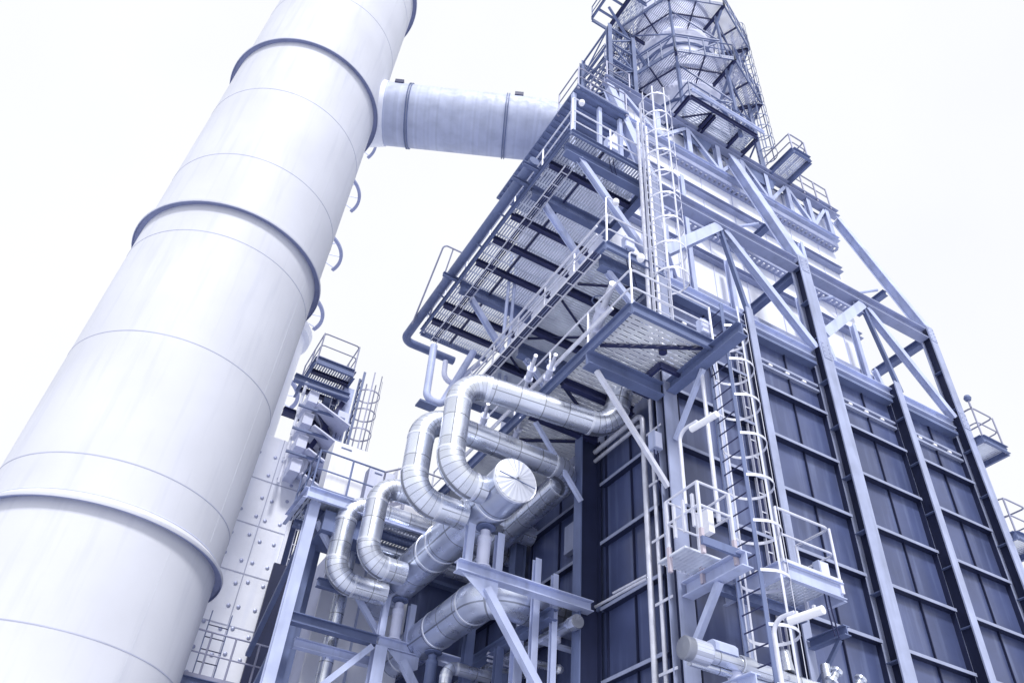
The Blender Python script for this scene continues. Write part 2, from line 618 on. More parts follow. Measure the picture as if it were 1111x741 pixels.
# bolts down the corner strip
for k in range(25):
    for yy in (10.62, 10.78):
        MB().lathe((XP - 0.012, yy, 3.6 + k * 0.37), [(0.0, 0.03), (0.022, 0.02), (0.024, 0)], 8, V(-1, 0, 0)).build('bolt', M_GALV, casing)
MB().box((XP - 0.012, 10.56, 0), (XP - 0.001, 10.84, ZT - 0.1)).build('corner_strip', M_RIB, casing)
# inspection door on the left face
dr = MB().box((XP - 0.16, 13.75, 10.35), (XP - 0.02, 14.4, 11.05)).build('door', M_STIFF, casing)

# ================================================================== steel frame in front of the right face
frame = thing('steel_frame', 'tall pale steel frame of columns, beams and braces in front of the casing', 'steel frame', (14.5, YF, 0))
ZK = 19.85


def icol(root, x, w, d, z0, z1, yf=YF, mat=None, name='column', plates=True):
    o = MB().box((x - w / 2, yf, z0), (x + w / 2, yf + 0.035, z1)).build(name, mat or M_COL, root)
    MB().box((x - 0.02, yf + 0.036, z0), (x + 0.02, yf + d - 0.026, z1)).build('web', M_RIB, o)  # dark colour paints in the shade of the column recess
    MB().box((x - w / 2, yf + d - 0.025, z0), (x + w / 2, yf + d, z1)).build('back_flange', M_COL, o)
    if plates:
        z = z0 + 0.9
        while z < z1:
            MB().box((x - w / 2 + 0.02, yf + 0.03, z), (x - 0.02, yf + d - 0.03, z + 0.02)).build('web_plate', M_STEELM, o)
            z += 1.452
    return o


icol(frame, X1, 0.34, 0.30, 0, ZK + 0.3, plates=False)
icol(frame, X2, 0.22, 0.30, 0, ZT + 0.55, plates=False)
icol(frame, X3, 0.40, 0.36, 0, ZK + 0.35)
icol(frame, X4, 0.24, 0.38, 0, ZT + 0.6)
icol(frame, X5, 0.30, 0.34, 0, ZK + 0.35)
# kink level beam, between the columns
for a, b in ((X1 + 0.19, X3 - 0.25), (X3 + 0.25, X5 - 0.19)):
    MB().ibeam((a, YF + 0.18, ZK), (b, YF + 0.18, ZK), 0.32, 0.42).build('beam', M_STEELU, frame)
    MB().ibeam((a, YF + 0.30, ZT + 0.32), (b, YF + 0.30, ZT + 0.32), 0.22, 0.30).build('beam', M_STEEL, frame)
# raking columns up to the roof
KY, KZ = 12.38, 27.55
for xx, w_ in ((X1, 0.30), (X3, 0.38), (X5, 0.30)):
    MB().ibeam((xx, YF + 0.16, ZK + 0.32), (xx, KY, KZ), w_, 0.30, up=(0, 1, 0.3)).build('raking_column', M_STEEL, frame)
    MB().ibeam((xx, YF + 0.42, ZK - 0.05), (xx, 12.70, ZK - 0.05), 0.22, 0.28).build('strut', M_STEELM, frame)
    q = 0.36
    MB().ibeam((xx, YF + 0.3 + (KY - YF) * q, ZK + (KZ - ZK) * q), (xx, 12.70, ZK + (KZ - ZK) * q), 0.2, 0.22).build('strut', M_STEELM, frame)
    MB().ibeam((xx, YF + 0.42, ZT + 0.3), (xx, 12.70, ZT + 0.3), 0.22, 0.26).build('strut', M_STEELM, frame)
for xx in (X2, X4):
    MB().ibeam((xx, YF + 0.42, ZT + 0.3), (xx, 12.70, ZT + 0.3), 0.18, 0.22).build('strut', M_STEELM, frame)
# inverted V braces in the two bays and their inner set
for x0, xm, x1 in ((X1, (X1 + X3) / 2 - 0.3, X3), (X3, (X3 + X5) / 2 - 0.2, X5)):
    ap = V(xm, YF + 0.18, ZK - 0.24)
    MB().ibeam(ap + X * -0.12, (x0 + 0.28, YF + 0.18, ZT + 1.25), 0.30, 0.26, up=(0, 1, 0)).build('brace', M_STEEL, frame)
    MB().ibeam(ap + X * 0.12, (x1 - 0.20, YF + 0.18, ZT + 0.50), 0.20, 0.20, up=(0, 1, 0)).build('brace', M_STEEL, frame)
    MB().bar(ap - X * 0.02, (xm + 0.55, YF + 0.18, ZT + 0.48), 0.10, 0.12).build('brace', M_STEELM, frame)
    MB().box((xm - 0.42, YF + 0.172, ZK - 0.52), (xm + 0.42, YF + 0.188, ZK - 0.215)).build('gusset', M_STEEL, frame)
    # thin horizontal plan bracing tubes to the white wall
    MB().tube([(x1 - 0.25, YF + 0.4 + (KY - YF) * 0.36, ZK + (KZ - ZK) * 0.37), (x1 - 2.0, 12.66, ZK + (KZ - ZK) * 0.31)], 0.05, 8).build('tie_rod', M_STEEL, frame)
    MB().tube([(x0 + 0.25, YF + 0.4, ZK - 0.5), (x0 + 2.6, 12.66, ZK - 0.62)], 0.06, 8).build('tie_rod', M_STEEL, frame)
    # posts standing on the ledge behind
    for fr in (0.35, 0.80):
        xx = x0 + (x1 - x0) * fr
        MB().ibeam((xx, 12.3, ZT + 0.14), (xx, 12.3, ZK + 1.3), 0.16, 0.18, up=(0, 1, 0)).build('post', M_STEEL, frame)
    for fr in (0.4, 0.78):
        xx = x0 + (x1 - x0) * fr
        MB().ibeam((xx, 11.6, ZT + 0.14), (xx + 0.75, 12.4, ZK - 0.3), 0.14, 0.16, up=(0, 1, 0)).build('brace', M_STEEL, frame)

# ================================================================== upper white casing
YW = 12.72
upper = thing('upper_casing', 'white upper casing of the boiler with horizontal perforated stiffeners, under the roof', 'boiler casing', (14.5, 14.5, ZT))
MB().box((9.3, YW, ZT + 0.13), (19.85, YW + 0.1, 27.8)).build('wall', M_WALLW, upper)
MB().box((9.3, YW + 0.101, ZT + 0.13), (9.4, 19.0, 27.8)).build('wall', M_PALE, upper)
MB().box((19.75, YW + 0.101, ZT + 0.13), (19.85, 19.0, 27.8)).build('wall', M_PALE, upper)
MB().box((9.401, 18.9, ZT + 0.13), (19.749, 19.0, 27.8)).build('wall', M_PALE, upper)
MB().box((9.3, YW, 27.804), (19.85, 19.0, 27.95)).build('roof', M_STEELM, upper)


def perf(z):
    """stiffener whose flange is pierced by a row of holes"""
    mb = MB()
    x0, x1, d = 9.45, 19.75, 0.30
    mb.box((x0, YW - d, z), (x1, YW - d + 0.07, z + 0.22))
    mb.box((x0, YW - 0.07, z), (x1, YW - 0.002, z + 0.03))
    n = int((x1 - x0) / 0.21)
    for k in range(n + 1):
        xx = x0 + (x1 - x0) * k / n
        mb.box((xx - 0.055, YW - d + 0.071, z + 0.002), (xx + 0.055, YW - 0.071, z + 0.028))
    mb.box((x0, YW - 0.07, z + 0.031), (x1, YW - 0.002, z + 0.22))
    return mb


for z in (25.75, 22.35, 19.05, 17.0):
    perf(z).build('perforated_stiffener', M_STEELU, upper)
for z in (24.62, 21.25, 18.05, 16.75):
    MB().chan((9.45, YW - 0.01, z), (19.75, YW - 0.01, z), 0.2, 0.24).build('stiffener', M_STEELU, upper)
for x in np.arange(10.4, 19.8, 1.42):
    MB().box((x - 0.01, YW - 0.03, ZT + 0.14), (x + 0.01, YW - 0.001, 27.7)).build('seam', M_PALE, upper)

for x in (11.9, 17.33):
    MB().ibeam((x, YW - 0.42, ZT + 0.14), (x, YW - 0.42, 24.4), 0.15, 0.14, up=(0, 1, 0)).build('wall_post', M_STEEL, upper)

# ================================================================== roof truss above the white wall
truss = thing('roof_truss', 'pale steel roof truss along the top edge of the white casing', 'truss', (14.5, 12.5, 26))
YR = 12.45
MB().ibeam((8.9, YR, 28.10), (20.3, YR, 28.10), 0.3, 0.34).build('top_chord', M_STEELU, truss)
MB().ibeam((9.6, YR, 26.3), (19.9, YR, 26.3), 0.18, 0.2).build('bottom_chord', M_STEEL, truss)
xs = [9.6, 11.2, 12.6, 14.0, 15.2, 16.4, 17.5, 18.6, 19.6]
for i, x in enumerate(xs):
    MB().ibeam((x, YR, 26.42), (x, YR, 27.9), 0.2, 0.18, up=(0, 1, 0)).build('web_post', M_STEEL, truss)
    if i < len(xs) - 1:
        x2 = xs[i + 1]
        a, b = ((x + 0.1, YR, 27.85), (x2 - 0.1, YR, 26.45)) if i % 2 == 0 else ((x + 0.1, YR, 26.45), (x2 - 0.1, YR, 27.85))
        MB().ibeam(a, b, 0.14, 0.14, up=(0, 1, 0)).build('web_brace', M_STEEL, truss)
for x in (13.0, 16.2):
    MB().poly([(x - 0.8, YR - 0.03, 27.9), (x + 0.8, YR - 0.03, 27.9), (x + 0.5, YR - 0.03, 27.2), (x - 0.5, YR - 0.03, 27.2)], 0.02, up=(0, -1, 0)).build('gusset', M_STEELM, truss)
for x in (10.0, 12.0, 14.58, 17.0, 20.05):
    MB().ibeam((x, YR + 0.16, 28.1), (x, 18.9, 28.1), 0.2, 0.26).build('rafter', M_STEELM, truss)


# ================================================================== platforms on the left face
def platform(name, label, x0, x1, y0, y1, z, joists_y, deep=(), long_x=(), gm=None, fascia=0.22, rails=(), cat='platform', fm=None, jm=None, jh=0.2, ext=None):
    root = thing(name, label, cat, (x0, y0, z))
    add_grating(root, x0 + 0.02, x1, y0 + 0.02, y1, z, gm or M_GRATE)
    fm = fm or M_STEELM
    for a, b in (((x0, y0, z - fascia / 2 + 0.03), (x1, y0, z - fascia / 2 + 0.03)), ((x0, y1, z - fascia / 2 + 0.03), (x0, y0, z - fascia / 2 + 0.03)), ((x1, y1, z - fascia / 2 + 0.03), (x0, y1, z - fascia / 2 + 0.03))):
        MB().chan(a, b, 0.07, fascia).build('edge_beam', fm, root)
    for y in joists_y:
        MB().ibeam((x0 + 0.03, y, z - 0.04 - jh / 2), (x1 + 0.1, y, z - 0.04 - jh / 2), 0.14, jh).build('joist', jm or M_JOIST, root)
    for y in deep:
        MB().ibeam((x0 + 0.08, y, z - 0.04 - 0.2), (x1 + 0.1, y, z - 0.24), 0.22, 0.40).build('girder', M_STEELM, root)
    ys = sorted(list(joists_y) + list(deep) + [y0, y1])
    for x in long_x:
        for a, b in zip(ys[:-1], ys[1:]):
            if b - a > 0.3:
                MB().bar((x, a + 0.06, z - 0.08), (x, b - 0.06, z - 0.08), 0.05, 0.07).build('joist', jm or M_JOIST, root)
    for pts in rails:
        add_railing(root, [V(*p) for p in pts])
    return root


U = platform('access_platform', 'highest grated platform overhanging the left side of the boiler', 6.28, 8.85, 10.30, 19.6, 19.95,
             (11.4, 13.5, 14.57, 15.66, 17.9, 18.8), (12.4, 16.8), (7.35,), M_GRATE, 0.2,
             [[(8.8, 10.33, 19.97), (6.33, 10.33, 19.97), (6.33, 19.5, 19.97)]])
MB().ibeam((6.3, 10.62, 19.55), (8.86, 10.62, 19.55), 0.24, 0.36).build('girder', M_STEELM, U)
for yb in (10.62, 12.4, 16.8):
    MB().ibeam((6.75, yb, 19.45), (8.95, yb, 16.75), 0.16, 0.16, up=(0, 1, 0)).build('brace', M_STEEL, U)
Mp = platform('access_platform', 'middle grated walkway on the left side, between the highest and the corner platform', 7.28, 8.95, 10.22, 17.4, 16.05,
              (11.9, 13.6, 15.3), (10.62, 14.4), (), M_GRATE2, 0.26,
              [[(8.8, 10.25, 16.07), (7.33, 10.25, 16.07), (7.33, 17.3, 16.07)]])
for a, b in (((7.4, 12.3), (8.9, 13.2)), ((7.4, 14.0), (8.9, 12.9)), ((7.4, 11.6), (8.9, 10.8)), ((7.4, 14.9), (8.9, 16.0))):
    MB().bar((a[0], a[1], 15.93), (b[0], b[1], 15.93), 0.05, 0.05).build('plan_brace', M_JOIST, Mp)
for yb in (10.62, 14.4):
    MB().ibeam((7.6, yb, 15.6), (9.0, yb, 14.2), 0.14, 0.14, up=(0, 1, 0)).build('brace', M_STEEL, Mp)
MB().tube([(7.15, 10.4, 16.75), (7.15, 16.9, 16.75)], 0.035, 8).build('conduit', M_GALV, Mp)
MB().tube([(7.15, 10.4, 16.45), (7.15, 16.9, 16.45)], 0.03, 8).build('conduit', M_GALV, Mp)

# corner platform, wrapping the corner column
ZD = 12.92
Dp = thing('access_platform', 'lowest grated platform at the boiler corner, right above the pipe elbow', 'platform', (7.05, 9.05, ZD))
gm = MB()
gm.poly([(7.08, 9.08, ZD), (9.15, 9.08, ZD), (9.15, 10.28, ZD), (8.72, 10.28, ZD), (8.72, 10.9, ZD), (7.08, 10.9, ZD)], 0.035)
gm.poly([(7.08, 10.9, ZD), (8.98, 10.9, ZD), (8.98, 18.6, ZD), (7.08, 18.6, ZD)], 0.035)
gm.build('grating', M_GRATE3, Dp)
for a, b in (((7.05, 18.6, ZD - 0.1), (7.05, 9.05, ZD - 0.1)), ((7.05, 9.05, ZD - 0.1), (9.2, 9.05, ZD - 0.1)), ((9.2, 9.05, ZD - 0.1), (9.2, 10.28, ZD - 0.1)), ((8.98, 18.6, ZD - 0.1), (7.05, 18.6, ZD - 0.1))):
    MB().chan(a, b, 0.08, 0.28).build('edge_beam', M_STEELM, Dp)
for y in (11.7, 13.1, 14.6, 16.4):
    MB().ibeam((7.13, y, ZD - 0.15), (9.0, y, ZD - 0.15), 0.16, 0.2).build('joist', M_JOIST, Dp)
for a, b in (((7.15, 10.3), (8.95, 9.2)), ((7.15, 11.8), (8.9, 12.9)), ((7.2, 14.4), (8.9, 13.3)), ((7.2, 14.8), (8.9, 16.0))):
    MB().bar((a[0], a[1], ZD - 0.09), (b[0], b[1], ZD - 0.09), 0.06, 0.06).build('plan_brace', M_JOIST, Dp)
mb = MB()
for a, b in (((8.5, 10.05), (9.18, 10.05)), ((8.5, 10.05), (8.5, 11.0)), ((8.5, 11.0), (9.0, 11.0))):
    mb.bar((a[0], a[1], ZD - 0.16), (b[0], b[1], ZD - 0.16), 0.07, 0.16)
mb.build('column_collar', M_JOIST, Dp)
MB().ibeam((6.95, 10.52, 12.52), (8.86, 10.52, 12.52), 0.26, 0.36).build('bracket_beam', M_STEELM, Dp)
MB().ibeam((9.03, 8.15, 12.62), (9.03, 10.38, 12.62), 0.24, 0.30).build('bracket_beam', M_STEELM, Dp)
MB().bar((7.2, 10.5, 12.3), (8.87, 10.5, 10.15), 0.09, 0.09).build('brace', M_GALV, Dp)
MB().bar((7.15, 12.85, 12.4), (8.48, 12.98, 10.9), 0.09, 0.09).build('brace', M_STEEL, Dp)
MB().bar((9.03, 9.35, 12.42), (9.03, 10.36, 11.25), 0.09, 0.09).build('brace', M_STEEL, Dp)
MB().bar((9.15, 8.62, 12.80), (9.15, 8.62, 12.9), 0.1, 0.1).build('lug', M_STEELM, Dp)
add_railing(Dp, [V(9.15, 9.09, ZD), V(7.09, 9.09, ZD), V(7.09, 18.5, ZD)], side_post=1.7)
MB().tube([(6.98, 9.6, ZD + 0.32), (6.98, 16.3, ZD + 0.32)], 0.035, 8).build('conduit', M_GALV, Dp)
MB().lathe((8.35, 9.75, ZD - 0.11), [(0.0, 0), (0.09, 0), (0.09, 0.07), (0, 0.07)], 14).build('drain_boss', M_JOIST, Dp)

# ribbed canopy above the highest platform
can = thing('ribbed_canopy', 'dark ribbed canopy panel above the highest left platform, beside the duct end', 'canopy', (6.9, 10.2, 24.2))
zc = 24.2
c0 = at(627, 92, 'z', zc)
mb = MB().box((c0.x, c0.y, zc), (8.95, c0.y + 5.2, zc + 0.08))
yy = c0.y + 0.1
while yy < c0.y + 5.1:
    mb.box((c0.x + 0.02, yy, zc - 0.06), (8.93, yy + 0.10, zc - 0.001))
    yy += 0.26
mb.build('deck', M_STEELM, can)
for x in (c0.x + 0.05, c0.x + 1.0, 8.8):
    MB().bar((x, c0.y + 0.3, 20.0), (x, c0.y + 0.3, zc - 0.065), 0.12, 0.12).build('post', M_STEEL, can)
add_railing(can, [V(8.9, c0.y + 0.05, zc + 0.08), V(c0.x + 0.05, c0.y + 0.05, zc + 0.08), V(c0.x + 0.05, c0.y + 1.2, zc + 0.08)], mat=M_RAILD)

# outer service pipe that follows the highest platform
pa = at(576, 172, 'z', 20.2)
pb = at(441, 370, 'z', 20.2)
pc = at(486, 390, 'z', 20.2)
xo = (pa.x + pb.x) / 2
op = thing('service_pipe', 'thick grey service pipe running along the outer edge of the highest platform', 'pipe', (xo, pa.y, 20.2))
MB().tube(arc([(xo, pa.y, 20.2), (xo, pb.y, 20.2), (pc.x + 0.2, pb.y, 20.2)], 0.35, 8), 0.15, 18).build('straight_run', M_STEELM, op)
for y in (pa.y + 0.15, 12.5, 16.9):
    MB().chan((xo - 0.3, y, 20.0), (6.5, y, 20.0), 0.1, 0.14).build('outrigger', M_STEELM, op)
for y in (13.8, 15.2, 17.8, 18.8):
    MB().tube([(xo, y, 20.05), (6.3, y, 19.98)], 0.03, 6).build('bracket', M_STEELM, op)

# ================================================================== landing E on the right face
ZE = 8.25
Ep = thing('access_platform', 'small lower landing with handrail on the right face beside the caged ladder', 'platform', (9.0, 8.95, ZE))
add_grating(Ep, 9.95, 11.25, 9.0, 10.36, ZE, M_GRATE)
for a, b in (((9.9, 8.96, ZE - 0.12), (11.3, 8.96, ZE - 0.12)), ((11.3, 8.96, ZE - 0.12), (11.3, 10.36, ZE - 0.12)), ((9.9, 10.36, ZE - 0.12), (9.9, 8.96, ZE - 0.12))):
    MB().chan(a, b, 0.08, 0.30).build('edge_beam', M_STEEL, Ep)
MB().ibeam((9.03, 8.86, ZE - 0.22), (9.03, 10.38, ZE - 0.22), 0.24, 0.28).build('bracket_beam', M_STEEL, Ep)
MB().ibeam((11.9, 9.5, ZE - 0.45), (11.9, 10.38, ZE - 0.45), 0.16, 0.18).build('bracket_beam', M_STEELM, Ep)
MB().ibeam((9.2, 9.9, ZE - 0.25), (11.3, 9.9, ZE - 0.25), 0.14, 0.2).build('joist', M_STEELM, Ep)
MB().bar((9.03, 9.55, ZE - 0.36), (9.03, 10.34, 7.0), 0.11, 0.11).build('brace', M_STEEL, Ep)
MB().bar((11.9, 9.7, ZE - 0.56), (11.9, 10.34, 7.1), 0.07, 0.07).build('brace', M_STEELM, Ep)
add_railing(Ep, [V(9.95, 8.93, ZE), V(11.27, 8.93, ZE), V(11.27, 9.75, ZE)], side_post=1.0)
for xa in (10.15, 10.62):
    MB().tube(arc([(xa, 10.28, ZE), (xa, 10.28, ZE + 0.62), (xa + 0.36, 10.28, ZE + 0.62), (xa + 0.36, 10.28, ZE)], 0.1, 5), 0.022, 8).build('hoop_guard', M_GALV, Ep)

# left half landing with posts, on the other side of the ladder
Eb = thing('access_platform', 'tiny gated landing left of the caged ladder, with timber wrapped posts', 'platform', (8.3, 8.95, 8.9))
zb = 8.52
add_grating(Eb, 8.25, 9.05, 9.45, 10.2, zb - 0.25, M_GRATE)
MB().box((8.22, 8.97, zb - 0.42), (9.06, 9.03, zb - 0.28)).build('skirt_plate', M_STEELM, Eb)
MB().box((9.061, 8.97, zb - 0.42), (9.11, 10.2, zb - 0.28)).build('skirt_plate', M_STEELM, Eb)
for x, y in ((8.28, 9.05), (8.98, 9.05), (8.28, 9.9), (8.98, 9.9)):
    p = MB().bar((x, y, zb - 0.5), (x, y, zb + 0.8), 0.05, 0.05).build('post', M_GALV, Eb)
    MB().bar((x, y, zb - 0.55), (x, y, zb - 0.1), 0.062, 0.062).build('timber_wrap', M_WOOD, p)
mb = MB()
for zz in (zb + 0.35, zb + 0.8):
    mb.tube([(8.28, 9.05, zz), (8.98, 9.05, zz), (8.98, 9.9, zz), (8.28, 9.9, zz), (8.28, 9.05, zz)], 0.024, 8)
mb.build('railing', M_GALV, Eb)
for y in (9.2, 9.45, 9.7):
    MB().bar((8.28, y, zb + 0.0), (8.28, y, zb + 0.62), 0.05, 0.05).build('picket', M_GALV, Eb)
MB().box((8.6, 9.2, zb + 0.02), (8.72, 9.36, zb + 0.45)).build('junction_box', M_WHITE, Eb)

# ================================================================== cantilever landings beyond the right end
for zl, lab, yb in ((15.85, 'upper grated landing jutting past the right end of the casing, lamp on its rail', 10.2), (12.85, 'lower grated landing jutting past the right end, cut by the photo edge', 10.3)):
    rt = thing('access_platform', lab, 'platform', (20.3, yb, zl))
    add_grating(rt, 20.3, 21.3, yb, 12.2, zl, M_GRATE)
    for a, b in (((20.25, yb, zl - 0.08), (21.3, yb, zl - 0.08)), ((21.3, yb, zl - 0.08), (21.3, 12.2, zl - 0.08)), ((20.25, 12.2, zl - 0.08), (20.25, yb, zl - 0.08))):
        MB().chan(a, b, 0.08, 0.24).build('edge_beam', M_STEELM, rt)
    MB().ibeam((20.25, yb + 1.0, zl - 0.3), (21.25, yb + 1.0, zl - 0.3), 0.14, 0.2).build('bracket_beam', M_STEELM, rt)
    MB().bar((21.1, yb + 1.0, zl - 0.4), (20.3, yb + 1.0, zl - 1.6), 0.1, 0.1).build('brace', M_PALE, rt)
    add_railing(rt, [V(20.35, 12.1, zl), V(20.35, yb + 0.03, zl), V(21.27, yb + 0.03, zl), V(21.27, 12.1, zl)], mat=M_RAILD, side_post=1.2)
lamp = thing('flood_lamp', 'small round lamp on the handrail of the upper right landing', 'lamp', (20.35, 9.95, 17.2))
MB().tube([(20.32, 10.22, 16.95), (20.32, 10.22, 17.25)], 0.03, 8).build('stem', M_RAILD, lamp)
MB().lathe((20.32, 10.22, 17.28), [(0.0, -0.1), (0.08, -0.08), (0.11, 0), (0.08, 0.08), (0, 0.1)], 16).build('housing', M_STEELM, lamp)

# ================================================================== ladders
ladder('caged_ladder', 'main dark runged ladder in a white cage on the right face', (9.35, 9.19, 0), (0, 1, 0), 3.0, 14.1, 0.54, (1, 0, 0), 0.42, M_STEELM, 0.92, 5.2)
ladder('caged_ladder', 'tall white caged ladder at the corner between the lowest and highest platforms', (8.62, 9.95, 0), (1, 0, 0), ZD, 22.6, 0.5, (0, -1, 0), 0.42, M_GALV, 0.9, 15.0)

# pipes climbing behind the corner ladder and next to the main one
for i, (px_, lab) in enumerate(((9.62, 'white riser pipe just right of the main ladder cage, the nearer one'), (9.78, 'white riser pipe right of the main ladder cage, the middle one'), (9.98, 'grey riser pipe right of the main ladder cage, nearest the casing column'))):
    plain_pipe('riser_pipe', lab, [(px_, 9.72 + 0.16 * i, 4.5), (px_, 9.72 + 0.16 * i, 14.3 - 0.3 * i)], 0.055 if i < 2 else 0.075, mat=M_GALV if i < 2 else M_STEEL)
for i, (xx, lab) in enumerate(((8.45, 'upright pipe inside the corner cage ladder, left of two'), (8.75, 'upright pipe inside the corner cage ladder, right of two'))):
    plain_pipe('riser_pipe', lab, [(xx, 10.22, ZD), (xx, 10.22, 22.0)], 0.05)
# conduits on the left of the corner column
co = thing('conduit_run', 'pair of upright conduits with clamps left of the corner column', 'conduit', (8.86, 10.85, 5))
for yy in (10.72, 10.98):
    MB().tube([(8.93, yy, 2.0), (8.93, yy, ZD - 0.3)], 0.042, 10).build('conduit', M_GALV, co)
for k in range(7):
    z = 4.2 + k * 1.25
    MB().box((8.87, 10.60, z), (8.885, 11.10, z + 0.05)).build('clamp', M_GALV, co)
    MB().box((8.886, 10.68, z + 0.01), (9.11, 10.70, z + 0.04)).build('clamp', M_GALV, co)
# cable tray on the left face
tr_ = thing('cable_tray', 'thin sloping cable conduit with bracket on the left face near the pipe end', 'conduit', (8.9, 12, 8.4))
p0, p1 = at(632, 664, 'x', 8.95), at(702, 627, 'x', 8.95)
MB().tube([p0, p0.lerp(p1, 0.25) - Z * 0.02, p0.lerp(p1, 0.8), p1], 0.03, 8).build('conduit', M_GALV, tr_)
MB().tube([p0.lerp(p1, 0.5) + Z * 0.07, p1 + Z * 0.07], 0.025, 8).build('conduit', M_GALV, tr_)
MB().box(p0.lerp(p1, 0.25) - V(0, 0.06, 0.12), p0.lerp(p1, 0.25) + V(0.14, 0.06, -0.03)).build('bracket', M_STEELM, tr_)

# ================================================================== lamp posts with tube luminaires


def pole_lamp(label, foot, ztop, dirv, reach):
    foot, dirv = Vector(foot), Vector(dirv).normalized()
    t_ = thing('tube_lamp', label, 'lamp', tuple(foot))
    top = Vector((foot.x, foot.y, ztop))
    MB().tube(arc([foot, top, top + dirv * reach], 0.22, 8), 0.035, 10).build('pole', M_GALV, t_)
    a = top + dirv * 0.28 - Z * 0.10
    b = top + dirv * (reach + 0.5) - Z * 0.10
    hs = MB().tube([a, a.lerp(b, 0.02), a.lerp(b, 0.98), b], [0.03, 0.065, 0.065, 0.03], 12).build('luminaire', M_LAMP, t_)
    for k in (0.25, 0.75):
        MB().bar(a.lerp(b, k) + Z * 0.05, a.lerp(b, k) + Z * 0.11, 0.04, 0.04).build('clip', M_GALV, hs)
    return t_


q = at(737, 468, 'y', 9.55)
q2 = at(740, 545, 'y', 9.55)
pole_lamp('bent pole lamp with white tube luminaire left of the main ladder', (q.x, 9.55, q2.z), q.z, (0.12, -1, 0), 0.45)
q = at(838, 672, 'y', 8.6)
pole_lamp('bent pole lamp with white tube luminaire under the small landing', (q.x, 8.6, 5.5), q.z, (0.15, -1, 0), 0.4)
plain_pipe('conduit_pole', 'slim white upright pole left of the main ladder below the corner platform', [(9.05, 9.42, 8.95), (9.05, 9.42, 12.5)], 0.042)

# ================================================================== big jacketed pipes on the left face
HX, HZ = 6.2, 9.97
hdr = thing('steam_header', 'thickest silver jacketed header pipe with a flat ribbed end cap facing the camera', 'pipe', (HX, 11.7, HZ))
MB().tube([(HX, 11.78, HZ), (HX, 19.3, HZ)], 0.45, 40).build('straight_run', M_CLADH, hdr)
cap = MB()
cc = V(HX, 11.78, HZ)
NS = 22
for k in range(NS):
    a0, a1 = 2 * math.pi * k / NS, 2 * math.pi * (k + 1) / NS
    am = a0 + (a1 - a0) * random.uniform(0.3, 0.7)
    pt = lambda a, r, h: cc + V(math.cos(a) * r, -h, math.sin(a) * r)
    n = len(cap.v)
    cap.v += [pt(a0, 0.445, 0.006), pt(am, 0.445, 0.013), pt(a1, 0.445, 0.006), pt(a0, 0.02, 0.085)]
    cap.face([n, n + 1, n + 3])
    cap.face([n + 1, n + 2, n + 3])
cap.build('end_cap', M_CAPP, hdr)
MB().lathe(cc, [(0.45, -0.07), (0.468, -0.065), (0.468, 0.0), (0.455, 0.008), (0.44, 0.0)], 44, V(0, -1, 0)).build('collar', M_BAND, hdr)
MB().bar((HX - 0.40, 11.70, HZ + 0.02), (HX + 0.40, 11.70, HZ - 0.09), 0.02, 0.012, up=(0, 0, 1)).build('cap_seam', M_STEELM, hdr)
for y in (12.62, 14.9, 15.4, 17.6):
    MB().lathe((HX, y, HZ), [(0.45, 0), (0.462, 0.006), (0.462, 0.05), (0.45, 0.056)], 40, Y).build('collar', M_BAND, hdr)
H2X, H2Z = 6.95, 8.72
h2 = thing('steam_header', 'second silver jacketed header in shade, lower and behind the capped one', 'pipe', (H2X, 13.3, H2Z))
MB().tube(arc([(9.3, 14.0, H2Z), (H2X, 14.0, H2Z), (H2X, 19.5, H2Z)], 0.6, 8), 0.42, 36).build('straight_run', M_CLADH, h2)
for y in (14.7, 16.3, 18.2):
    MB().lathe((H2X, y, H2Z), [(0.42, 0), (0.432, 0.006), (0.432, 0.05), (0.42, 0.056)], 36, Y).build('collar', M_BAND, h2)
PR, PB = 0.275, 0.56
clad_pipe('riser_loop', 'front silver pipe loop, tallest, ending in an upturned elbow under the corner platform',
          [(HX - 0.40, 12.32, 9.86), (5.0, 12.30, 9.86), (5.0, 12.28, 12.22), (8.38, 11.62, 11.98), (8.52, 11.38, 13.2)], PR, PB, group=None)
clad_pipe('riser_loop', 'second silver pipe loop, close behind the front one, curving back into the casing',
          [(HX - 0.40, 13.1, 9.66), (4.62, 13.1, 9.66), (4.62, 13.1, 11.62), (8.35, 13.1, 11.62), (8.35, 18.4, 11.3)], PR, PB)
clad_pipe('riser_loop', 'third silver pipe loop, lower left, with a narrow squared bend',
          [(HX - 0.40, 16.0, 9.55), (4.86, 16.0, 9.55), (4.86, 16.0, 11.52), (9.0, 16.0, 11.52)], PR * 0.93, 0.48)
clad_pipe('riser_loop', 'leftmost silver pipe loop, partly hidden behind the third one',
          [(HX - 0.40, 17.05, 9.45), (4.52, 17.05, 9.45), (4.52, 17.05, 11.40), (9.0, 17.05, 11.40)], PR * 0.93, 0.48)


# supports: spring cans between posts
def spring_can(label, x, y, z0, z1, posts=True, mat=None):
    t_ = thing('spring_support', label, 'pipe support', (x, y, z0))
    h = z1 - z0
    MB().lathe((x, y, z0), [(0.0, 0), (0.17, 0), (0.17, 0.03), (0.13, 0.035), (0.13, h * 0.62), (0.14, h * 0.63), (0.14, h * 0.74), (0.10, h * 0.75), (0.10, h * 0.9), (0, h * 0.9)], 22).build('can', mat or M_PALE, t_)
    MB().lathe((x, y, z0 + h * 0.9), [(0.0, 0), (0.05, 0), (0.05, h * 0.07), (0.2, h * 0.07), (0.2, h * 0.1), (0, h * 0.1)], 16).build('saddle', M_STEELM, t_)
    if posts:
        for s in (-1, 1):
            MB().ibeam((x + s * 0.33, y, z0), (x + s * 0.33, y, z1 - 0.05), 0.15, 0.15, up=(0, 1, 0)).build('post', M_STEEL, t_)
    return t_


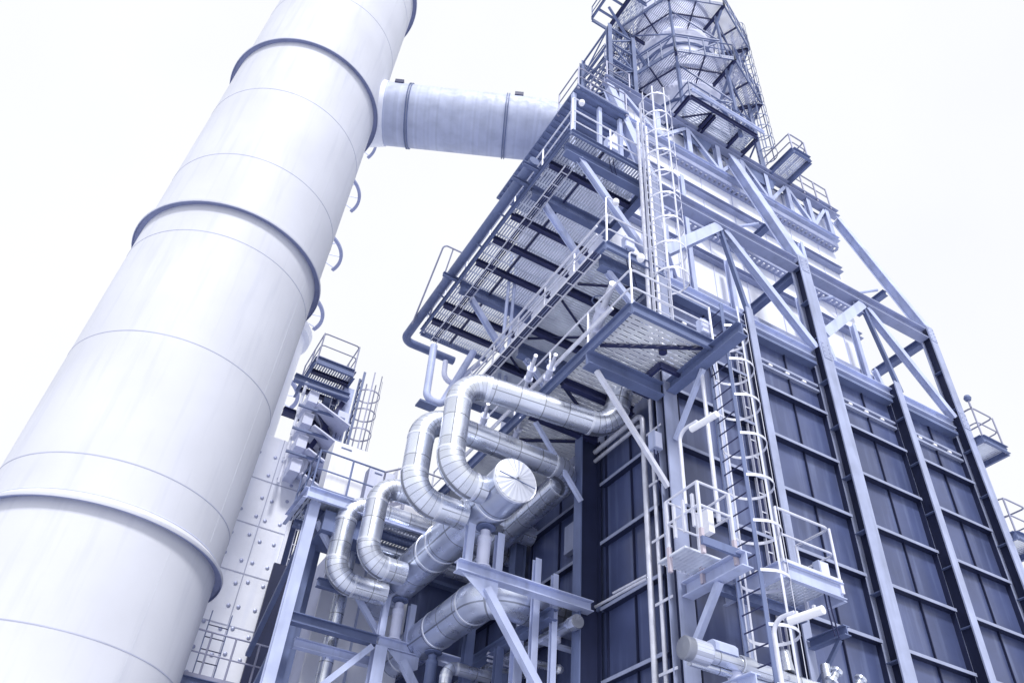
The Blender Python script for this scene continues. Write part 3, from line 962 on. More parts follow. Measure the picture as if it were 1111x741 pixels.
spring_can('pale spring can between two posts under the capped header, on the front beam', 6.25, 13.0, 8.66, 9.52)
spring_can('pale spring can between two posts under the left end of the capped header', 6.25, 17.2, 8.56, 9.52)
spring_can('blue grey spring can under the shaded header, standing in the gap', 7.0, 16.6, 7.55, 8.30, False, M_STEELM)

# support steel
sf = thing('pipe_support_frame', 'pale steel frame of beams and diagonals carrying the silver headers', 'steel frame', (6, 15, 0))
MB().ibeam((5.72, 13.0, 8.55), (8.75, 13.0, 8.55), 0.24, 0.22).build('beam', M_STEEL, sf)
MB().ibeam((3.85, 17.2, 8.44), (5.85, 17.2, 8.44), 0.24, 0.22).build('beam', M_STEELM, sf)
MB().ibeam((5.90, 17.2, 8.44), (8.0, 17.2, 8.44), 0.24, 0.22).build('beam', M_STEEL, sf)
MB().ibeam((8.0, 17.05, 8.30), (8.0, 13.2, 8.30), 0.22, 0.22).build('beam', M_STEELM, sf)
MB().poly([(5.8, 12.94, 8.43), (6.6, 12.94, 8.43), (6.6, 12.94, 8.16), (6.35, 12.94, 8.05)], 0.016, up=(0, -1, 0)).build('gusset', M_STEEL, sf)
MB().bar((6.35, 12.95, 8.25), (8.8, 12.95, 5.2), 0.17, 0.15).build('brace', M_STEEL, sf)
MB().poly([(6.1, 17.14, 8.32), (6.9, 17.14, 8.32), (6.9, 17.14, 8.05), (6.65, 17.14, 7.9)], 0.016, up=(0, -1, 0)).build('gusset', M_STEEL, sf)
MB().bar((6.5, 17.15, 8.15), (8.6, 17.15, 5.6), 0.18, 0.16).build('brace', M_STEEL, sf)
MB().bar((5.75, 17.15, 8.28), (4.1, 17.15, 6.4), 0.13, 0.13).build('brace', M_STEEL, sf)
MB().ibeam((5.95, 17.2, 0), (5.95, 17.2, 8.32), 0.28, 0.28, up=(0, 1, 0)).build('column', M_STEEL, sf)
MB().ibeam((8.0, 14.6, 0), (8.0, 14.6, 8.18), 0.2, 0.2, up=(0, 1, 0)).build('column', M_STEEL, sf)
MB().ibeam((7.75, 13.5, 4.0), (7.75, 13.5, 9.5), 0.14, 0.14, up=(0, 1, 0)).build('column', M_STEEL, sf)
MB().ibeam((8.1, 13.35, 4.0), (8.1, 13.35, 9.2), 0.12, 0.12, up=(0, 1, 0)).build('column', M_STEEL, sf)
MB().ibeam((7.5, 15.9, 0), (7.5, 15.9, 8.9), 0.2, 0.2, up=(0, 1, 0)).build('column', M_STEELM, sf)
MB().ibeam((7.9, 15.2, 0), (7.9, 15.2, 8.2), 0.16, 0.16, up=(0, 1, 0)).build('column', M_STEELM, sf)
lcol = MB().box((8.50, 13.02, 0), (8.535, 13.30, ZD - 0.2)).build('column', M_STEELM, sf)
MB().box((8.536, 13.13, 0), (9.0, 13.19, ZD - 0.2)).build('web', M_RIB, lcol)  # web and back flange coloured dark as painted recess shade
MB().box((9.001, 13.02, 0), (9.03, 13.30, ZD - 0.2)).build('back_flange', M_RIB, lcol)
MB().ibeam((8.85, 16.4, 0), (8.85, 16.4, ZD - 0.2), 0.3, 0.3, up=(1, 0, 0)).build('column', M_STEELM, sf)

# short stub and header ends in the lower middle
lp = thing('drain_header', 'small silver pipe with round cap on brackets, low beside the dark left face', 'pipe', (7.9, 12.2, 7.3))
a, b = at(627, 673, 'x', 8.35), at(500, 741, 'x', 8.35)
dd = (b - a).normalized()
MB().tube([a, a + dd * 9], 0.115, 20).build('straight_run', M_CLADH, lp)
MB().lathe(a, [(0.115, 0), (0.14, 0.0), (0.145, 0.02), (0.14, 0.24), (0.115, 0.25)], 22, dd).build('collar', M_CLAD, lp)
MB().lathe(a, [(0.0, 0.015), (0.135, 0.01), (0.145, -0.01)], 22, -dd).build('end_cap', M_CAP, lp)
MB().bar(a + dd * 0.9 - Z * 0.22 - X * 0.3, a + dd * 0.9 - Z * 0.22 + X * 0.75, 0.18, 0.05).build('shelf', M_STEEL, lp)
MB().tube([a + dd * 0.75 - Z * 0.2, a + dd * 0.75 + Z * 0.0], 0.08, 12).build('pedestal', M_PALE, lp)
s1 = at(565, 667, 'x', 8.2)
s2 = at(600, 677, 'x', 8.9)
clad_pipe('branch_pipe', 'thin silver branch bending down onto the small capped pipe', [s2, (s1.x, s1.y, s1.z), (s1.x, s1.y, s1.z - 2.3)], 0.09, 0.16, n=14)
c1 = at(528, 722, 'x', 7.9)
pp = thing('hanger_rods', 'pale twin bar hanger beside the diagonal brace at the bottom', 'pipe support', tuple(c1))
e1 = at(582, 736, 'y', c1.y)
for k in (0, 0.13, 0.26):
    MB().tube([c1 + Z * k, e1 + Z * k], 0.055 if k != 0.13 else 0.03, 10).build('bar', M_PALE if k else M_CLAD, pp)
v1 = at(590, 722, 'x', 8.3)
v2 = at(606, 725, 'y', v1.y)
vt = thing('drain_valve', 'small horizontal silver valve with ball end behind the diagonal brace', 'valve', tuple(v1))
MB().tube([v1 - X * 0.4, v2 - X * 0.05], 0.075, 14).build('body', M_CLAD, vt)
MB().lathe(v2, [(0.0, 0.1), (0.07, 0.08), (0.10, 0.0), (0.07, -0.08), (0.03, -0.1)], 16, X).build('handwheel', M_BAND, vt)
st = at(485, 722, 'y', 15.6)
clad_pipe('branch_pipe', 'silver elbow pipe at the bottom edge below the shaded header', [(st.x, 15.6, 5.5), (st.x, 15.6, st.z), (st.x + 1.0, 15.6, st.z)], 0.13, 0.22, n=18)

# ================================================================== pipe bundle low on the right face
P1 = at(741, 701, 'y', 9.4)
rb = thing('blowdown_pipe', 'long silver pipe with capped end crossing the foot of the ladder at lower right', 'pipe', tuple(P1))
MB().tube([P1 + X * 0.1, P1 + X * 6.5], 0.115, 22).build('straight_run', M_CLAD, rb)
MB().lathe(P1, [(0.0, -0.01), (0.16, 0.0), (0.18, 0.02), (0.18, 0.46), (0.12, 0.52)], 26, X).build('end_cap', M_CAP, rb)
MB().lathe(P1 + X * 1.1, [(0.11, 0), (0.15, 0.02), (0.15, 0.26), (0.11, 0.28)], 24, X).build('collar', M_CLAD, rb)
bx = MB().prof(P1 + X * 0.55 + Z * 0.15, P1 + X * 1.0 + Z * 0.15, [(-0.12, -0.08), (0.12, -0.08), (0.12, 0.04), (0.06, 0.10), (-0.06, 0.10), (-0.12, 0.04)])
bx.build('valve_box', M_STEEL, rb)
for k in (2.9, 3.7):
    MB().lathe(P1 + X * k, [(0.115, 0), (0.122, 0.005), (0.122, 0.05), (0.115, 0.055)], 22, X).build('collar', M_BAND, rb)
P2 = at(748, 717, 'y', 9.5)
r2 = thing('blowdown_pipe', 'thinner silver pipe below the capped one at the foot of the ladder', 'pipe', tuple(P2))
MB().tube([P2, P2 + X * 7], 0.062, 18).build('straight_run', M_CLAD, r2)
MB().lathe(P2 + X * 0.9 - Z * 0.0, [(0.0, -0.2), (0.12, -0.2), (0.12, 0.2), (0, 0.2)], 16, Z).build('valve_body', M_PALE, r2)
MB().tube([P2 + X * 1.25 + Z * 0.15, P2 + X * 1.25 - Z * 0.5], 0.07, 12).build('drain_leg', M_CLAD, r2)
rbk = thing('pipe_bracket', 'pale triangular bracket holding the capped silver pipe at lower right', 'pipe support', (9.03, 10.3, 6))
q0 = P1 + X * 0.55 - Z * 0.32
MB().ibeam((9.03, 10.38, q0.z - 0.05), (9.03, 9.0, q0.z - 0.05), 0.2, 0.24).build('arm', M_STEEL, rbk)
MB().bar((9.03, 9.1, q0.z - 0.2), (9.03, 10.36, q0.z - 1.6), 0.16, 0.14).build('brace', M_STEEL, rbk)
for k, (dx, lab) in enumerate(((2.15, 'white slanted sleeve standing on the capped pipe left of the pole lamp'), (3.05, 'white slanted sleeve standing on the capped pipe inside the lowest cage hoop'))):
    o = MB().lathe(P1 + X * dx + Z * 0.12, [(0.0, 0), (0.11, 0), (0.08, 0.36), (0, 0.36)], 16, V(0.05, 0.1, 1)).build('pipe_sleeve', M_CLAD, None)
    tag(o, lab, 'pipe fitting')
fv = thing('flanged_valve', 'flanged silver valve pair at the bottom edge right of the ladder', 'valve', tuple(P1 + X * 4.4))
c = at(905, 733, 'y', 9.3)
for k in (0, 0.55):
    MB().lathe(c + X * k, [(0.0, -0.13), (0.11, -0.13), (0.11, -0.09), (0.06, -0.08), (0.06, 0.08), (0.1, 0.09), (0.1, 0.13), (0, 0.13)], 20, V(0.5, -0.2, 0.8)).build('flange', M_CLAD, fv)

# ================================================================== stack on the left
SX, SY, SR = -0.13, 18.0, 2.43


def lean(z):
    return 0.28 * (z - 17) / 22.0


stk = thing('exhaust_stack', 'huge white cylindrical exhaust stack with flanged rings at the left', 'chimney', (SX, SY, 0))


def ring(c_z, prof, n=96):
    return MB().lathe((SX + lean(c_z), SY, c_z), prof, n)


z = 0.0
segs = np.arange(0.0, 52.1, 3.28)
mb = MB()
zsn = [0.0, 52.0]
mb.tube([(SX + lean(0), SY, 0), (SX + lean(52), SY, 52)], SR, 128)
mb.build('shell', M_STACK, stk)
for z in (6.55, 9.86, 13.1, 16.55, 19.82, 23.25, 29.9, 33.3):
    ring(z, [(SR, 0), (SR + 0.006, 0.0), (SR + 0.006, 0.022), (SR, 0.022)]).build('weld_seam', M_SEAM, stk)
for z in (8.82, 17.52, 26.1, 34.8, 43.4):
    ring(z, [(SR, 0.22), (SR + 0.012, 0.22), (SR + 0.17, 0.07), (SR + 0.17, 0.02), (SR + 0.16, 0.0)]).build('flange_ring', M_STACK, stk)
    ring(z, [(SR + 0.159, 0.0), (SR + 0.145, -0.015), (SR + 0.13, 0.05), (SR, 0.06)]).build('flange_underside', M_STACKD, stk)  # shade on the underside put into its colour
    ring(z + 0.24, [(SR, 0), (SR + 0.005, 0.0), (SR + 0.005, 0.02), (SR, 0.02)]).build('weld_seam', M_PALE, stk)
for z0, z1, an in ((0, 8.6, 300), (9.2, 17.4, 322), (17.9, 26.0, 309)):
    a = R(an)
    p = V(SX + (SR + 0.001) * math.cos(a), SY + (SR + 0.001) * math.sin(a), 0)
    MB().bar(p + Z * z0 + X * lean(z0), p + Z * z1 + X * lean(z1), 0.012, 0.004, up=V(math.cos(a), math.sin(a), 0)).build('weld_seam', M_STACK, stk)

# second stack, farther away behind the first
D2, s2r, azc = 52.0, 1.5, R(5.35)
c2 = V(D2 * math.sin(azc), D2 * math.cos(azc), 0)
S2 = thing('exhaust_stack', 'slim stack far behind the big white one, only the rims of its ring platforms showing', 'chimney', tuple(c2))
MB().tube([c2, c2 + Z * 84], s2r, 96).build('shell', M_STACK, S2)
for z in (38.0, 46.4, 53.7, 62.0, 70.8, 79.4):
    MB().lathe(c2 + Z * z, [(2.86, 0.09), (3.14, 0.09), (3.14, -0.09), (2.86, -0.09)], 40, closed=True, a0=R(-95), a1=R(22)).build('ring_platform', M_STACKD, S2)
    for k in range(4):
        a = R(-80 + 32 * k)
        MB().bar(c2 + V(math.cos(a) * s2r, math.sin(a) * s2r, z), c2 + V(math.cos(a) * 2.93, math.sin(a) * 2.93, z), 0.08, 0.08).build('spoke', M_PALE, S2)

# ================================================================== round duct from stack to boiler
def polar(az, el, dh):
    return V(dh * math.sin(R(az)), dh * math.cos(R(az)), 1.6 + dh * math.tan(R(el)))


dA = V(2.35, 17.95, 27.75)
d_dir = V(0.90, -0.43, 0.0).normalized()
dB = dA + d_dir * 5.75
duct = thing('round_duct', 'round blue grey duct joining the white stack to the top of the boiler', 'duct', tuple(dA))
DR = 1.16
MB().tube([dA, dB], DR, 64).build('straight_run', M_DUCT, duct)
MB().tube(arc([dB - d_dir * 0.0, dB + d_dir * 1.0, dB + d_dir * 1.0 + V(2.4, 1.0, -0.15)], 1.9, 6), DR, 64).build('elbow', M_DUCT, duct)
MB().tube([dA - d_dir * 1.0, dA + d_dir * 0.45], [DR * 1.22, DR * 1.03], 64).build('cone', M_WALLW, duct)
for k in (1.25, 1.33, 4.85, 4.93):
    MB().lathe(dA + d_dir * k, [(DR, 0), (DR + 0.05, 0), (DR + 0.05, 0.035), (DR, 0.035)], 64, d_dir).build('flange_ring', M_STEELM, duct)
for k in (0.85, 5.3):
    n_ = d_dir.cross(Z)
    pz = dA + d_dir * k + Z * DR * 0.50 + n_ * DR * 0.86
    MB().bar(pz - d_dir * 0.16, pz + d_dir * 0.16, 0.2, 0.2).build('lifting_lug', M_JOIST, duct)

# ================================================================== outlet stack and octagonal platforms on the roof
OX, OY, ORr = 14.55, 14.4, 1.75
ot = thing('outlet_stack', 'steel outlet stack rising from the boiler roof through octagonal platforms', 'chimney', (OX, OY, 27.9))
MB().tube([(OX, OY, 27.96), (OX, OY, 50)], ORr, 64).build('shell', M_PALE, ot)
for z in (29.6, 31.6, 34.2, 36.1, 38.6, 40.5):
    MB().lathe((OX, OY, z), [(ORr, 0), (ORr + 0.12, 0), (ORr + 0.12, 0.06), (ORr, 0.06)], 64).build('stiffener_ring', M_STEELM, ot)


def octagon(label, z, RO, wing=None, skip=()):
    t_ = thing('octagonal_platform', label, 'platform', (OX, OY, z))
    angs = [R(-90 + 45 * k) for k in range(8)]
    P = [V(OX + RO * math.cos(a), OY + RO * math.sin(a), z) for a in angs]
    Q = [V(OX + (ORr + 0.15) * math.cos(a), OY + (ORr + 0.15) * math.sin(a), z) for a in angs]
    for i in range(8):
        if i in skip:
            continue
        j = (i + 1) % 8
        mb = MB()
        mb.poly([Q[i], P[i], P[j], Q[j]], 0.035)
        mb.build('grating', M_GRATEO, t_)
        MB().chan(P[j] - Z * 0.06, P[i] - Z * 0.06, 0.05, 0.13).build('edge_beam', M_STEELM, t_)
        m0, m1 = P[i].lerp(P[j], 0.5), Q[i].lerp(Q[j], 0.5)
        MB().bar(m0 - Z * 0.09, m1 - Z * 0.09, 0.05, 0.09).build('joist', M_JOIST, t_)
        MB().bar(P[i].lerp(Q[i], 0.55) - Z * 0.08, P[j].lerp(Q[j], 0.55) - Z * 0.08, 0.05, 0.07).build('joist', M_JOIST, t_)
        add_railing(t_, [P[i], P[j]], side_post=0.65, mat=M_STEELM, r=0.03)
    for i in range(8):
        MB().ibeam(P[i] - Z * 0.14, Q[i] - Z * 0.14, 0.1, 0.18).build('joist', M_JOIST, t_)
        MB().bar(P[i].lerp(Q[i], 0.15) - Z * 0.24, Q[i] - Z * 2.0, 0.09, 0.09).build('bracket', M_STEELM, t_)
    if wing:
        x0, y0, x1, y1 = wing
        add_grating(t_, (x0 + x1) / 2, x1, y0, y1, z - 0.005, M_GRATE)
        for fy in (0.3, 0.7):
            MB().ibeam((x0, y0 + (y1 - y0) * fy, z - 0.1), ((x0 + x1) / 2, y0 + (y1 - y0) * fy, z - 0.1), 0.08, 0.12).build('joist', M_STEELM, t_)
        for a, b in (((x0, y0), (x1, y0)), ((x0, y1), (x0, y0)), ((x1, y1), (x0, y1))):
            MB().chan((a[0], a[1], z - 0.1), (b[0], b[1], z - 0.1), 0.07, 0.24).build('edge_beam', M_STEELM, t_)
        MB().ibeam(((x0 + x1) / 2, y0, z - 0.2), ((x0 + x1) / 2, y1, z - 0.2), 0.14, 0.2).build('joist', M_JOIST, t_)
        add_railing(t_, [V(x1, y0, z), V(x0, y0, z), V(x0, y1, z)], mat=M_STEELM, r=0.028)
        MB().bar((x0 + 0.3, (y0 + y1) / 2, z - 0.2), (OX - ORr, OY, z - 2.6), 0.1, 0.1).build('bracket', M_STEELM, t_)
    return t_


octagon('lower octagonal grated platform round the outlet stack above the roof', 33.0, 3.28, (10.0, 13.9, 11.6, 15.4))
octagon('upper octagonal grated platform round the outlet stack, cut by the top of the photo', 37.7, 3.35, (9.9, 12.9, 11.6, 14.7))
cage = thing('stack_lattice', 'open steel lattice of thin posts and diagonals between the two octagonal platforms', 'lattice', (OX, OY, 33))
for k in range(8):
    a0, a1 = R(-90 + 45 * k), R(-45 + 45 * k)
    pa_ = V(OX + 2.75 * math.cos(a0), OY + 2.75 * math.sin(a0), 33.05)
    pb_ = V(OX + 2.75 * math.cos(a1), OY + 2.75 * math.sin(a1), 33.05)
    MB().bar(pa_, pa_ + Z * 4.5, 0.10, 0.10).build('post', M_STEELM, cage)
    MB().bar(pa_ + Z * 0.1, pb_ + Z * 2.2, 0.05, 0.05).build('diagonal', M_STEELM, cage)
    MB().bar(pb_ + Z * 2.2, pa_ + Z * 4.4, 0.05, 0.05).build('diagonal', M_STEELM, cage)
    MB().bar(pa_ + Z * 2.25, pb_ + Z * 2.25, 0.06, 0.06).build('tie', M_STEELM, cage)
    qa, qb = pa_ - Z * 5.0, pb_ - Z * 0.2
    if k in (0, 1, 2, 3, 7):
        MB().bar(qa, pa_ - Z * 0.2, 0.12, 0.12).build('post', M_STEELM, cage)
        MB().bar(qa + Z * 0.2, qb - Z * 2.4, 0.05, 0.05).build('diagonal', M_STEELM, cage)
        MB().bar(qb - Z * 2.4, pa_ - Z * 0.3, 0.05, 0.05).build('diagonal', M_STEELM, cage)
        MB().bar(qa + Z * 2.3, pb_ - Z * 2.7, 0.06, 0.06).build('tie', M_STEELM, cage)
ladder('caged_ladder', 'dark caged ladder on the right side of the outlet stack', (16.6, 12.6, 0), (0.7, 0.7, 0), 28.2, 40.0, 0.5, (0.7, -0.7, 0), 0.38, M_STEELM, 0.8, 29.5, cmat=M_STEELM)
ladder('caged_ladder', 'dark caged ladder between the octagonal platforms left of the outlet stack', (12.0, 14.6, 0), (0, 1, 0), 28.2, 38.8, 0.5, (-1, 0, 0), 0.38, M_STEELM, 0.8, 30.0, cmat=M_STEELM)
twr = thing('ladder_tower', 'slim steel lattice tower at the roof corner below the octagonal platforms', 'tower', (9.6, 13.4, 27.9))
tb = [(9.35, 12.7), (10.5, 12.7), (10.5, 14.6), (9.35, 14.6)]
for x, y in tb:
    MB().ibeam((x, y, 27.96), (x, y, 33.0), 0.18, 0.18, up=(0, 1, 0)).build('leg', M_STEELM, twr)
for k in range(4):
    z0, z1 = 28.1 + k * 1.2, 29.3 + k * 1.2
    for (xa, ya), (xb, yb_) in zip(tb, tb[1:] + tb[:1]):
        MB().bar((xa, ya, z1), (xb, yb_, z1), 0.07, 0.07).build('tie', M_STEELM, twr)
        MB().bar((xa, ya, z0 if k % 2 else z1), (xb, yb_, z1 if k % 2 else z0), 0.05, 0.05).build('tie', M_STEELM, twr)

# roof edge platforms
ZR = 28.45
rp = thing('access_platform', 'square grated platform overhanging the roof edge in front of the outlet stack', 'platform', (12.06, 11.55, ZR))
add_grating(rp, 12.1, 15.2, 11.55, 12.6, ZR, M_GRATE2)
for a, b in (((12.06, 11.5, ZR - 0.1), (15.25, 11.5, ZR - 0.1)), ((12.06, 12.65, ZR - 0.1), (12.06, 11.5, ZR - 0.1)), ((15.25, 11.5, ZR - 0.1), (15.25, 12.65, ZR - 0.1)), ((15.25, 12.68, ZR - 0.1), (12.06, 12.68, ZR - 0.1))):
    MB().chan(a, b, 0.08, 0.22).build('edge_beam', M_JOIST, rp)
for x in (13.15, 13.3, 14.55):
    MB().ibeam((x, 11.6, ZR - 0.14), (x, 12.6, ZR - 0.14), 0.1, 0.18).build('joist', M_JOIST, rp)
MB().bar((12.15, 12.5, ZR - 0.08), (13.1, 11.65, ZR - 0.08), 0.05, 0.05).build('plan_brace', M_JOIST, rp)
add_railing(rp, [V(12.1, 12.6, ZR), V(12.1, 11.53, ZR), V(15.2, 11.53, ZR), V(15.2, 12.6, ZR)], side_post=1.05, mat=M_STEELM, r=0.03)
MB().tube([(12.1, 11.40, ZR + 0.45), (15.6, 11.40, ZR + 0.45)], 0.05, 10).build('conduit', M_STEEL, rp)
MB().tube([(12.1, 11.40, ZR + 0.28), (15.6, 11.40, ZR + 0.28)], 0.04, 10).build('conduit', M_STEEL, rp)
rq = thing('access_platform', 'small boxed platform sticking out at the right part of the roof edge', 'platform', (16.85, 11.2, ZR))
add_grating(rq, 16.85, 17.6, 11.25, 12.6, ZR, M_GRATE)
for a, b in (((16.8, 11.2, ZR - 0.1), (17.65, 11.2, ZR - 0.1)), ((16.8, 12.7, ZR - 0.1), (16.8, 11.2, ZR - 0.1)), ((17.65, 11.2, ZR - 0.1), (17.65, 12.7, ZR - 0.1))):
    MB().chan(a, b, 0.09, 0.3).build('edge_beam', M_STEELM, rq)
add_railing(rq, [V(16.83, 12.6, ZR), V(16.83, 11.23, ZR), V(17.62, 11.23, ZR), V(17.62, 12.6, ZR)], side_post=1.3, mat=M_RAILD, r=0.03)
rr_ = thing('roof_railing', 'thin handrail along the right part of the roof edge', 'railing', (17.8, 12.4, 28.3))
add_railing(rr_, [V(17.75, 12.35, 28.28), V(19.9, 12.35, 28.28)], side_post=0.7, mat=M_RAILD, r=0.03)
rl_ = thing('roof_railing', 'thin handrail at the left roof corner beside the duct', 'railing', (9.0, 12.4, 28.3))
add_railing(rl_, [V(9.0, 14.5, 28.28), V(9.0, 12.4, 28.28), V(10.0, 12.4, 28.28)], side_post=1.1, mat=M_RAILD, r=0.03)

# ================================================================== unit at the left behind the pipes
lc = thing('rear_casing', 'pale ribbed casing wall behind the steel posts at lower left', 'boiler casing', (6, 19, 0))
MB().box((4.75, 18.7, 0), (7.0, 18.8, 10.9)).build('wall', M_WALLW, lc)
MB().box((4.75, 18.801, 0), (4.85, 24, 10.9)).build('wall', M_PALE, lc)
for x in (5.15, 5.75, 6.45):
    MB().box((x - 0.02, 18.62, 0), (x + 0.02, 18.699, 10.9)).build('rib', M_STEEL, lc)
MB().box((4.8, 18.66, 10.91), (9.0, 24, 11.0)).build('roof', M_STEELM, lc)
MB().box((7.005, 18.9, 0), (9.1, 19.0, 12.6)).build('wall', M_PANEL, lc)
MB().box((4.0, 21.5, 0), (5.6, 21.6, 11.5)).build('wall', M_RIB, lc)
lf = thing('steel_frame', 'steel posts and beams in front of the pale casing at lower left', 'steel frame', (3.8, 17, 0))
MB().ibeam((3.72, 17.2, 0), (3.72, 17.2, 11.2), 0.25, 0.24, up=(0, 1, 0)).build('column', M_STEEL, lf)
MB().ibeam((4.1, 18.0, 0), (4.1, 18.0, 11.2), 0.16, 0.2, up=(0, 1, 0)).build('column', M_STEELM, lf)
MB().ibeam((4.35, 18.5, 0), (4.35, 18.5, 11.2), 0.16, 0.2, up=(0, 1, 0)).build('column', M_STEELM, lf)
MB().ibeam((4.3, 17.5, 9.5), (5.9, 17.5, 9.5), 0.16, 0.2).build('beam', M_STEELM, lf)
MB().ibeam((4.15, 17.6, 8.1), (5.9, 17.6, 8.1), 0.2, 0.2).build('beam', M_STEEL, lf)
MB().ibeam((4.15, 17.6, 6.9), (5.9, 17.6, 6.9), 0.2, 0.2).build('beam', M_STEEL, lf)
MB().bar((3.9, 17.3, 10.8), (6.1, 17.4, 8.5), 0.12, 0.12).build('brace', M_STEEL, lf)
MB().bar((3.8, 17.4, 8.3), (3.8, 20.5, 6.0), 0.12, 0.12).build('brace', M_STEELM, lf)
MB().bar((3.8, 17.4, 10.9), (3.8, 20.5, 8.6), 0.12, 0.12).build('brace', M_STEELM, lf)

lpf = thing('access_platform', 'railed platform carrying white cabinets at left, above the third pipe loop', 'platform', (3.5, 16.9, 11.35))
add_grating(lpf, 3.5, 7.2, 16.95, 18.5, 11.35, M_GRATE)
for a, b in (((3.45, 16.9, 11.25), (7.2, 16.9, 11.25)), ((3.45, 18.5, 11.25), (3.45, 16.9, 11.25))):
    MB().chan(a, b, 0.09, 0.28).build('edge_beam', M_STEEL, lpf)
for y in (17.6, 18.4):
    MB().ibeam((3.6, y, 11.18), (7.2, y, 11.18), 0.12, 0.2).build('joist', M_STEELM, lpf)
add_railing(lpf, [V(3.5, 18.4, 11.38), V(3.5, 16.93, 11.38), V(5.2, 16.93, 11.38)], side_post=0.85, mat=M_STEELM)
add_railing(lpf, [V(5.2, 16.93, 11.38), V(5.9, 17.2, 11.95), V(7.1, 17.2, 11.95)], side_post=0.85, mat=M_RAILD)
MB().box((4.0, 17.05, 10.55), (5.4, 18.2, 11.05)).build('duct_box', M_STEELM, lpf)
for i, (x, y, sx, sz, lab) in enumerate(((3.85, 17.3, 0.95, 1.75, 'large white cabinet on the left platform next to the ladder column'), (4.95, 17.5, 0.7, 1.5, 'pale cabinet in the middle of the left platform'), (5.75, 17.6, 0.8, 1.85, 'white cabinet at the right end of the left platform'))):
    t_ = thing('control_cabinet', lab, 'cabinet', (x, y, 11.36))
    MB().box((x, y, 11.36), (x + sx, y + 0.6, 11.36 + sz)).build('body', M_WHITE if i != 1 else M_PALE, t_)
    MB().box((x + 0.05, y - 0.015, 11.46), (x + sx - 0.05, y - 0.002, 11.28 + sz)).build('door', M_WHITE if i != 1 else M_PALE, t_)
    MB().box((x + sx * 0.2, y - 0.03, 11.2 + sz), (x + sx * 0.5, y - 0.016, 11.23 + sz)).build('handle', M_STEELM, t_)

# white bolted duct
WY = 22.0
wd = thing('bolted_duct', 'tall white bolted sheet metal duct right of the big stack', 'duct', (3.4, WY, 0))
MB().box((1.2, WY, 0), (4.15, WY + 2.0, 15.6)).build('shell', M_WALLW, wd)
sb = MB()
for z in np.arange(1.0, 15.5, 1.45):
    sb.box((1.2, WY - 0.012, z), (4.15, WY - 0.001, z + 0.03))
for x in (2.55, 3.35):
    sb.box((x, WY - 0.016, 0), (x + 0.03, WY - 0.0125, 15.6))
sb.build('seam', M_SEAM, wd)
for z in np.arange(6.3, 15.4, 0.66):
    for x in (2.42, 2.72, 3.22, 3.52, 3.95):
        MB().lathe((x + random.uniform(-.03, .03), WY - 0.017, z + random.uniform(-.08, .08)), [(0.0, 0.008), (0.045, 0.006), (0.055, 0.0)], 12, V(0, -1, 0)).build('bolt', M_BOLT, wd)
MB().box((4.151, WY - 0.05, 0), (4.25, WY + 2.0, 15.4)).build('corner_angle', M_WALLW, wd)

# louvred hood, top platform and round vessel behind the stack
lv = thing('louvred_hood', 'stepped louvred hood of pale slanting blades above the bolted duct', 'air hood', (3.9, WY, 14))
for k in range(4):
    z0 = 14.3 + k * 0.85
    x0 = 3.95 - 0.02 * k
    mb = MB()
    mb.poly([(x0, WY - 1.1, z0 - 0.2), (x0 + 1.05, WY - 1.3, z0 - 0.75), (x0 + 1.05, WY + 0.6, z0 - 0.35), (x0, WY + 0.6, z0 + 0.5)], 0.05)
    mb.build('blade', M_PALE, lv)
    MB().box((x0 - 0.33, WY - 0.75, z0 - 0.05), (x0 - 0.02, WY + 0.4, z0 + 0.38)).build('filter_box', M_PALE, lv)
    MB().tube([(x0 - 0.5, WY - 0.6, z0 - 0.5), (x0 - 0.5, WY - 0.6, z0 + 0.7)], 0.05, 8).build('downpipe', M_GALV, lv)
    MB().bar((x0 - 0.6, WY - 0.85, z0 + 0.45), (x0 + 0.9, WY - 0.95, z0 + 0.45), 0.07, 0.07).build('bracket', M_STEELM, lv)
MB().box((4.0, WY + 0.65, 13.4), (5.1, WY + 0.75, 17.8)).build('back_plate', M_JOIST, lv)
tp = thing('access_platform', 'small railed platform on top of the left tower against the white sky', 'platform', (3.4, 21.0, 19.0))
c0 = at(345, 388, 'z', 18.6)
c1 = at(384, 401, 'z', 18.6)
x0, x1, y0 = c0.x, c1.x + 0.05, c0.y
add_grating(tp, x0, x1, y0, y0 + 2.2, 18.6, M_GRATE)
for a, b in (((x0, y0, 18.5), (x1, y0, 18.5)), ((x1, y0, 18.5), (x1, y0 + 2.2, 18.5)), ((x0, y0 + 2.2, 18.5), (x0, y0, 18.5))):
    MB().chan(a, b, 0.08, 0.3).build('edge_beam', M_STEELM, tp)
for y in (y0 + 0.5, y0 + 1.1, y0 + 1.7):
    MB().ibeam((x0, y, 18.4), (x1, y, 18.4), 0.12, 0.16).build('joist', M_JOIST, tp)
MB().ibeam((x0 - 0.5, y0 + 0.3, 17.75), (x1 + 0.1, y0 + 0.3, 17.75), 0.2, 0.26).build('girder', M_STEELM, tp)
MB().ibeam((x0 - 0.4, y0 + 1.2, 17.0), (x1, y0 + 1.2, 17.0), 0.2, 0.26).build('girder', M_JOIST, tp)
MB().bar((x0 + 0.2, y0 + 0.5, 17.6), (x1, y0 + 0.6, 16.0), 0.12, 0.12).build('brace', M_JOIST, tp)
MB().bar((x1, y0 + 0.5, 17.6), (x0 + 0.6, y0 + 0.6, 15.4), 0.16, 0.16).build('brace', M_JOIST, tp)
MB().ibeam((4.93, y0 + 0.8, 0), (4.93, y0 + 0.8, 18.4), 0.34, 0.34, up=(0, 1, 0)).build('column', M_STEEL, tp)
MB().ibeam((x1 - 0.3, y0 + 1.6, 0), (x1 - 0.3, y0 + 1.6, 18.3), 0.3, 0.3, up=(0, 1, 0)).build('column', M_STEELM, tp)
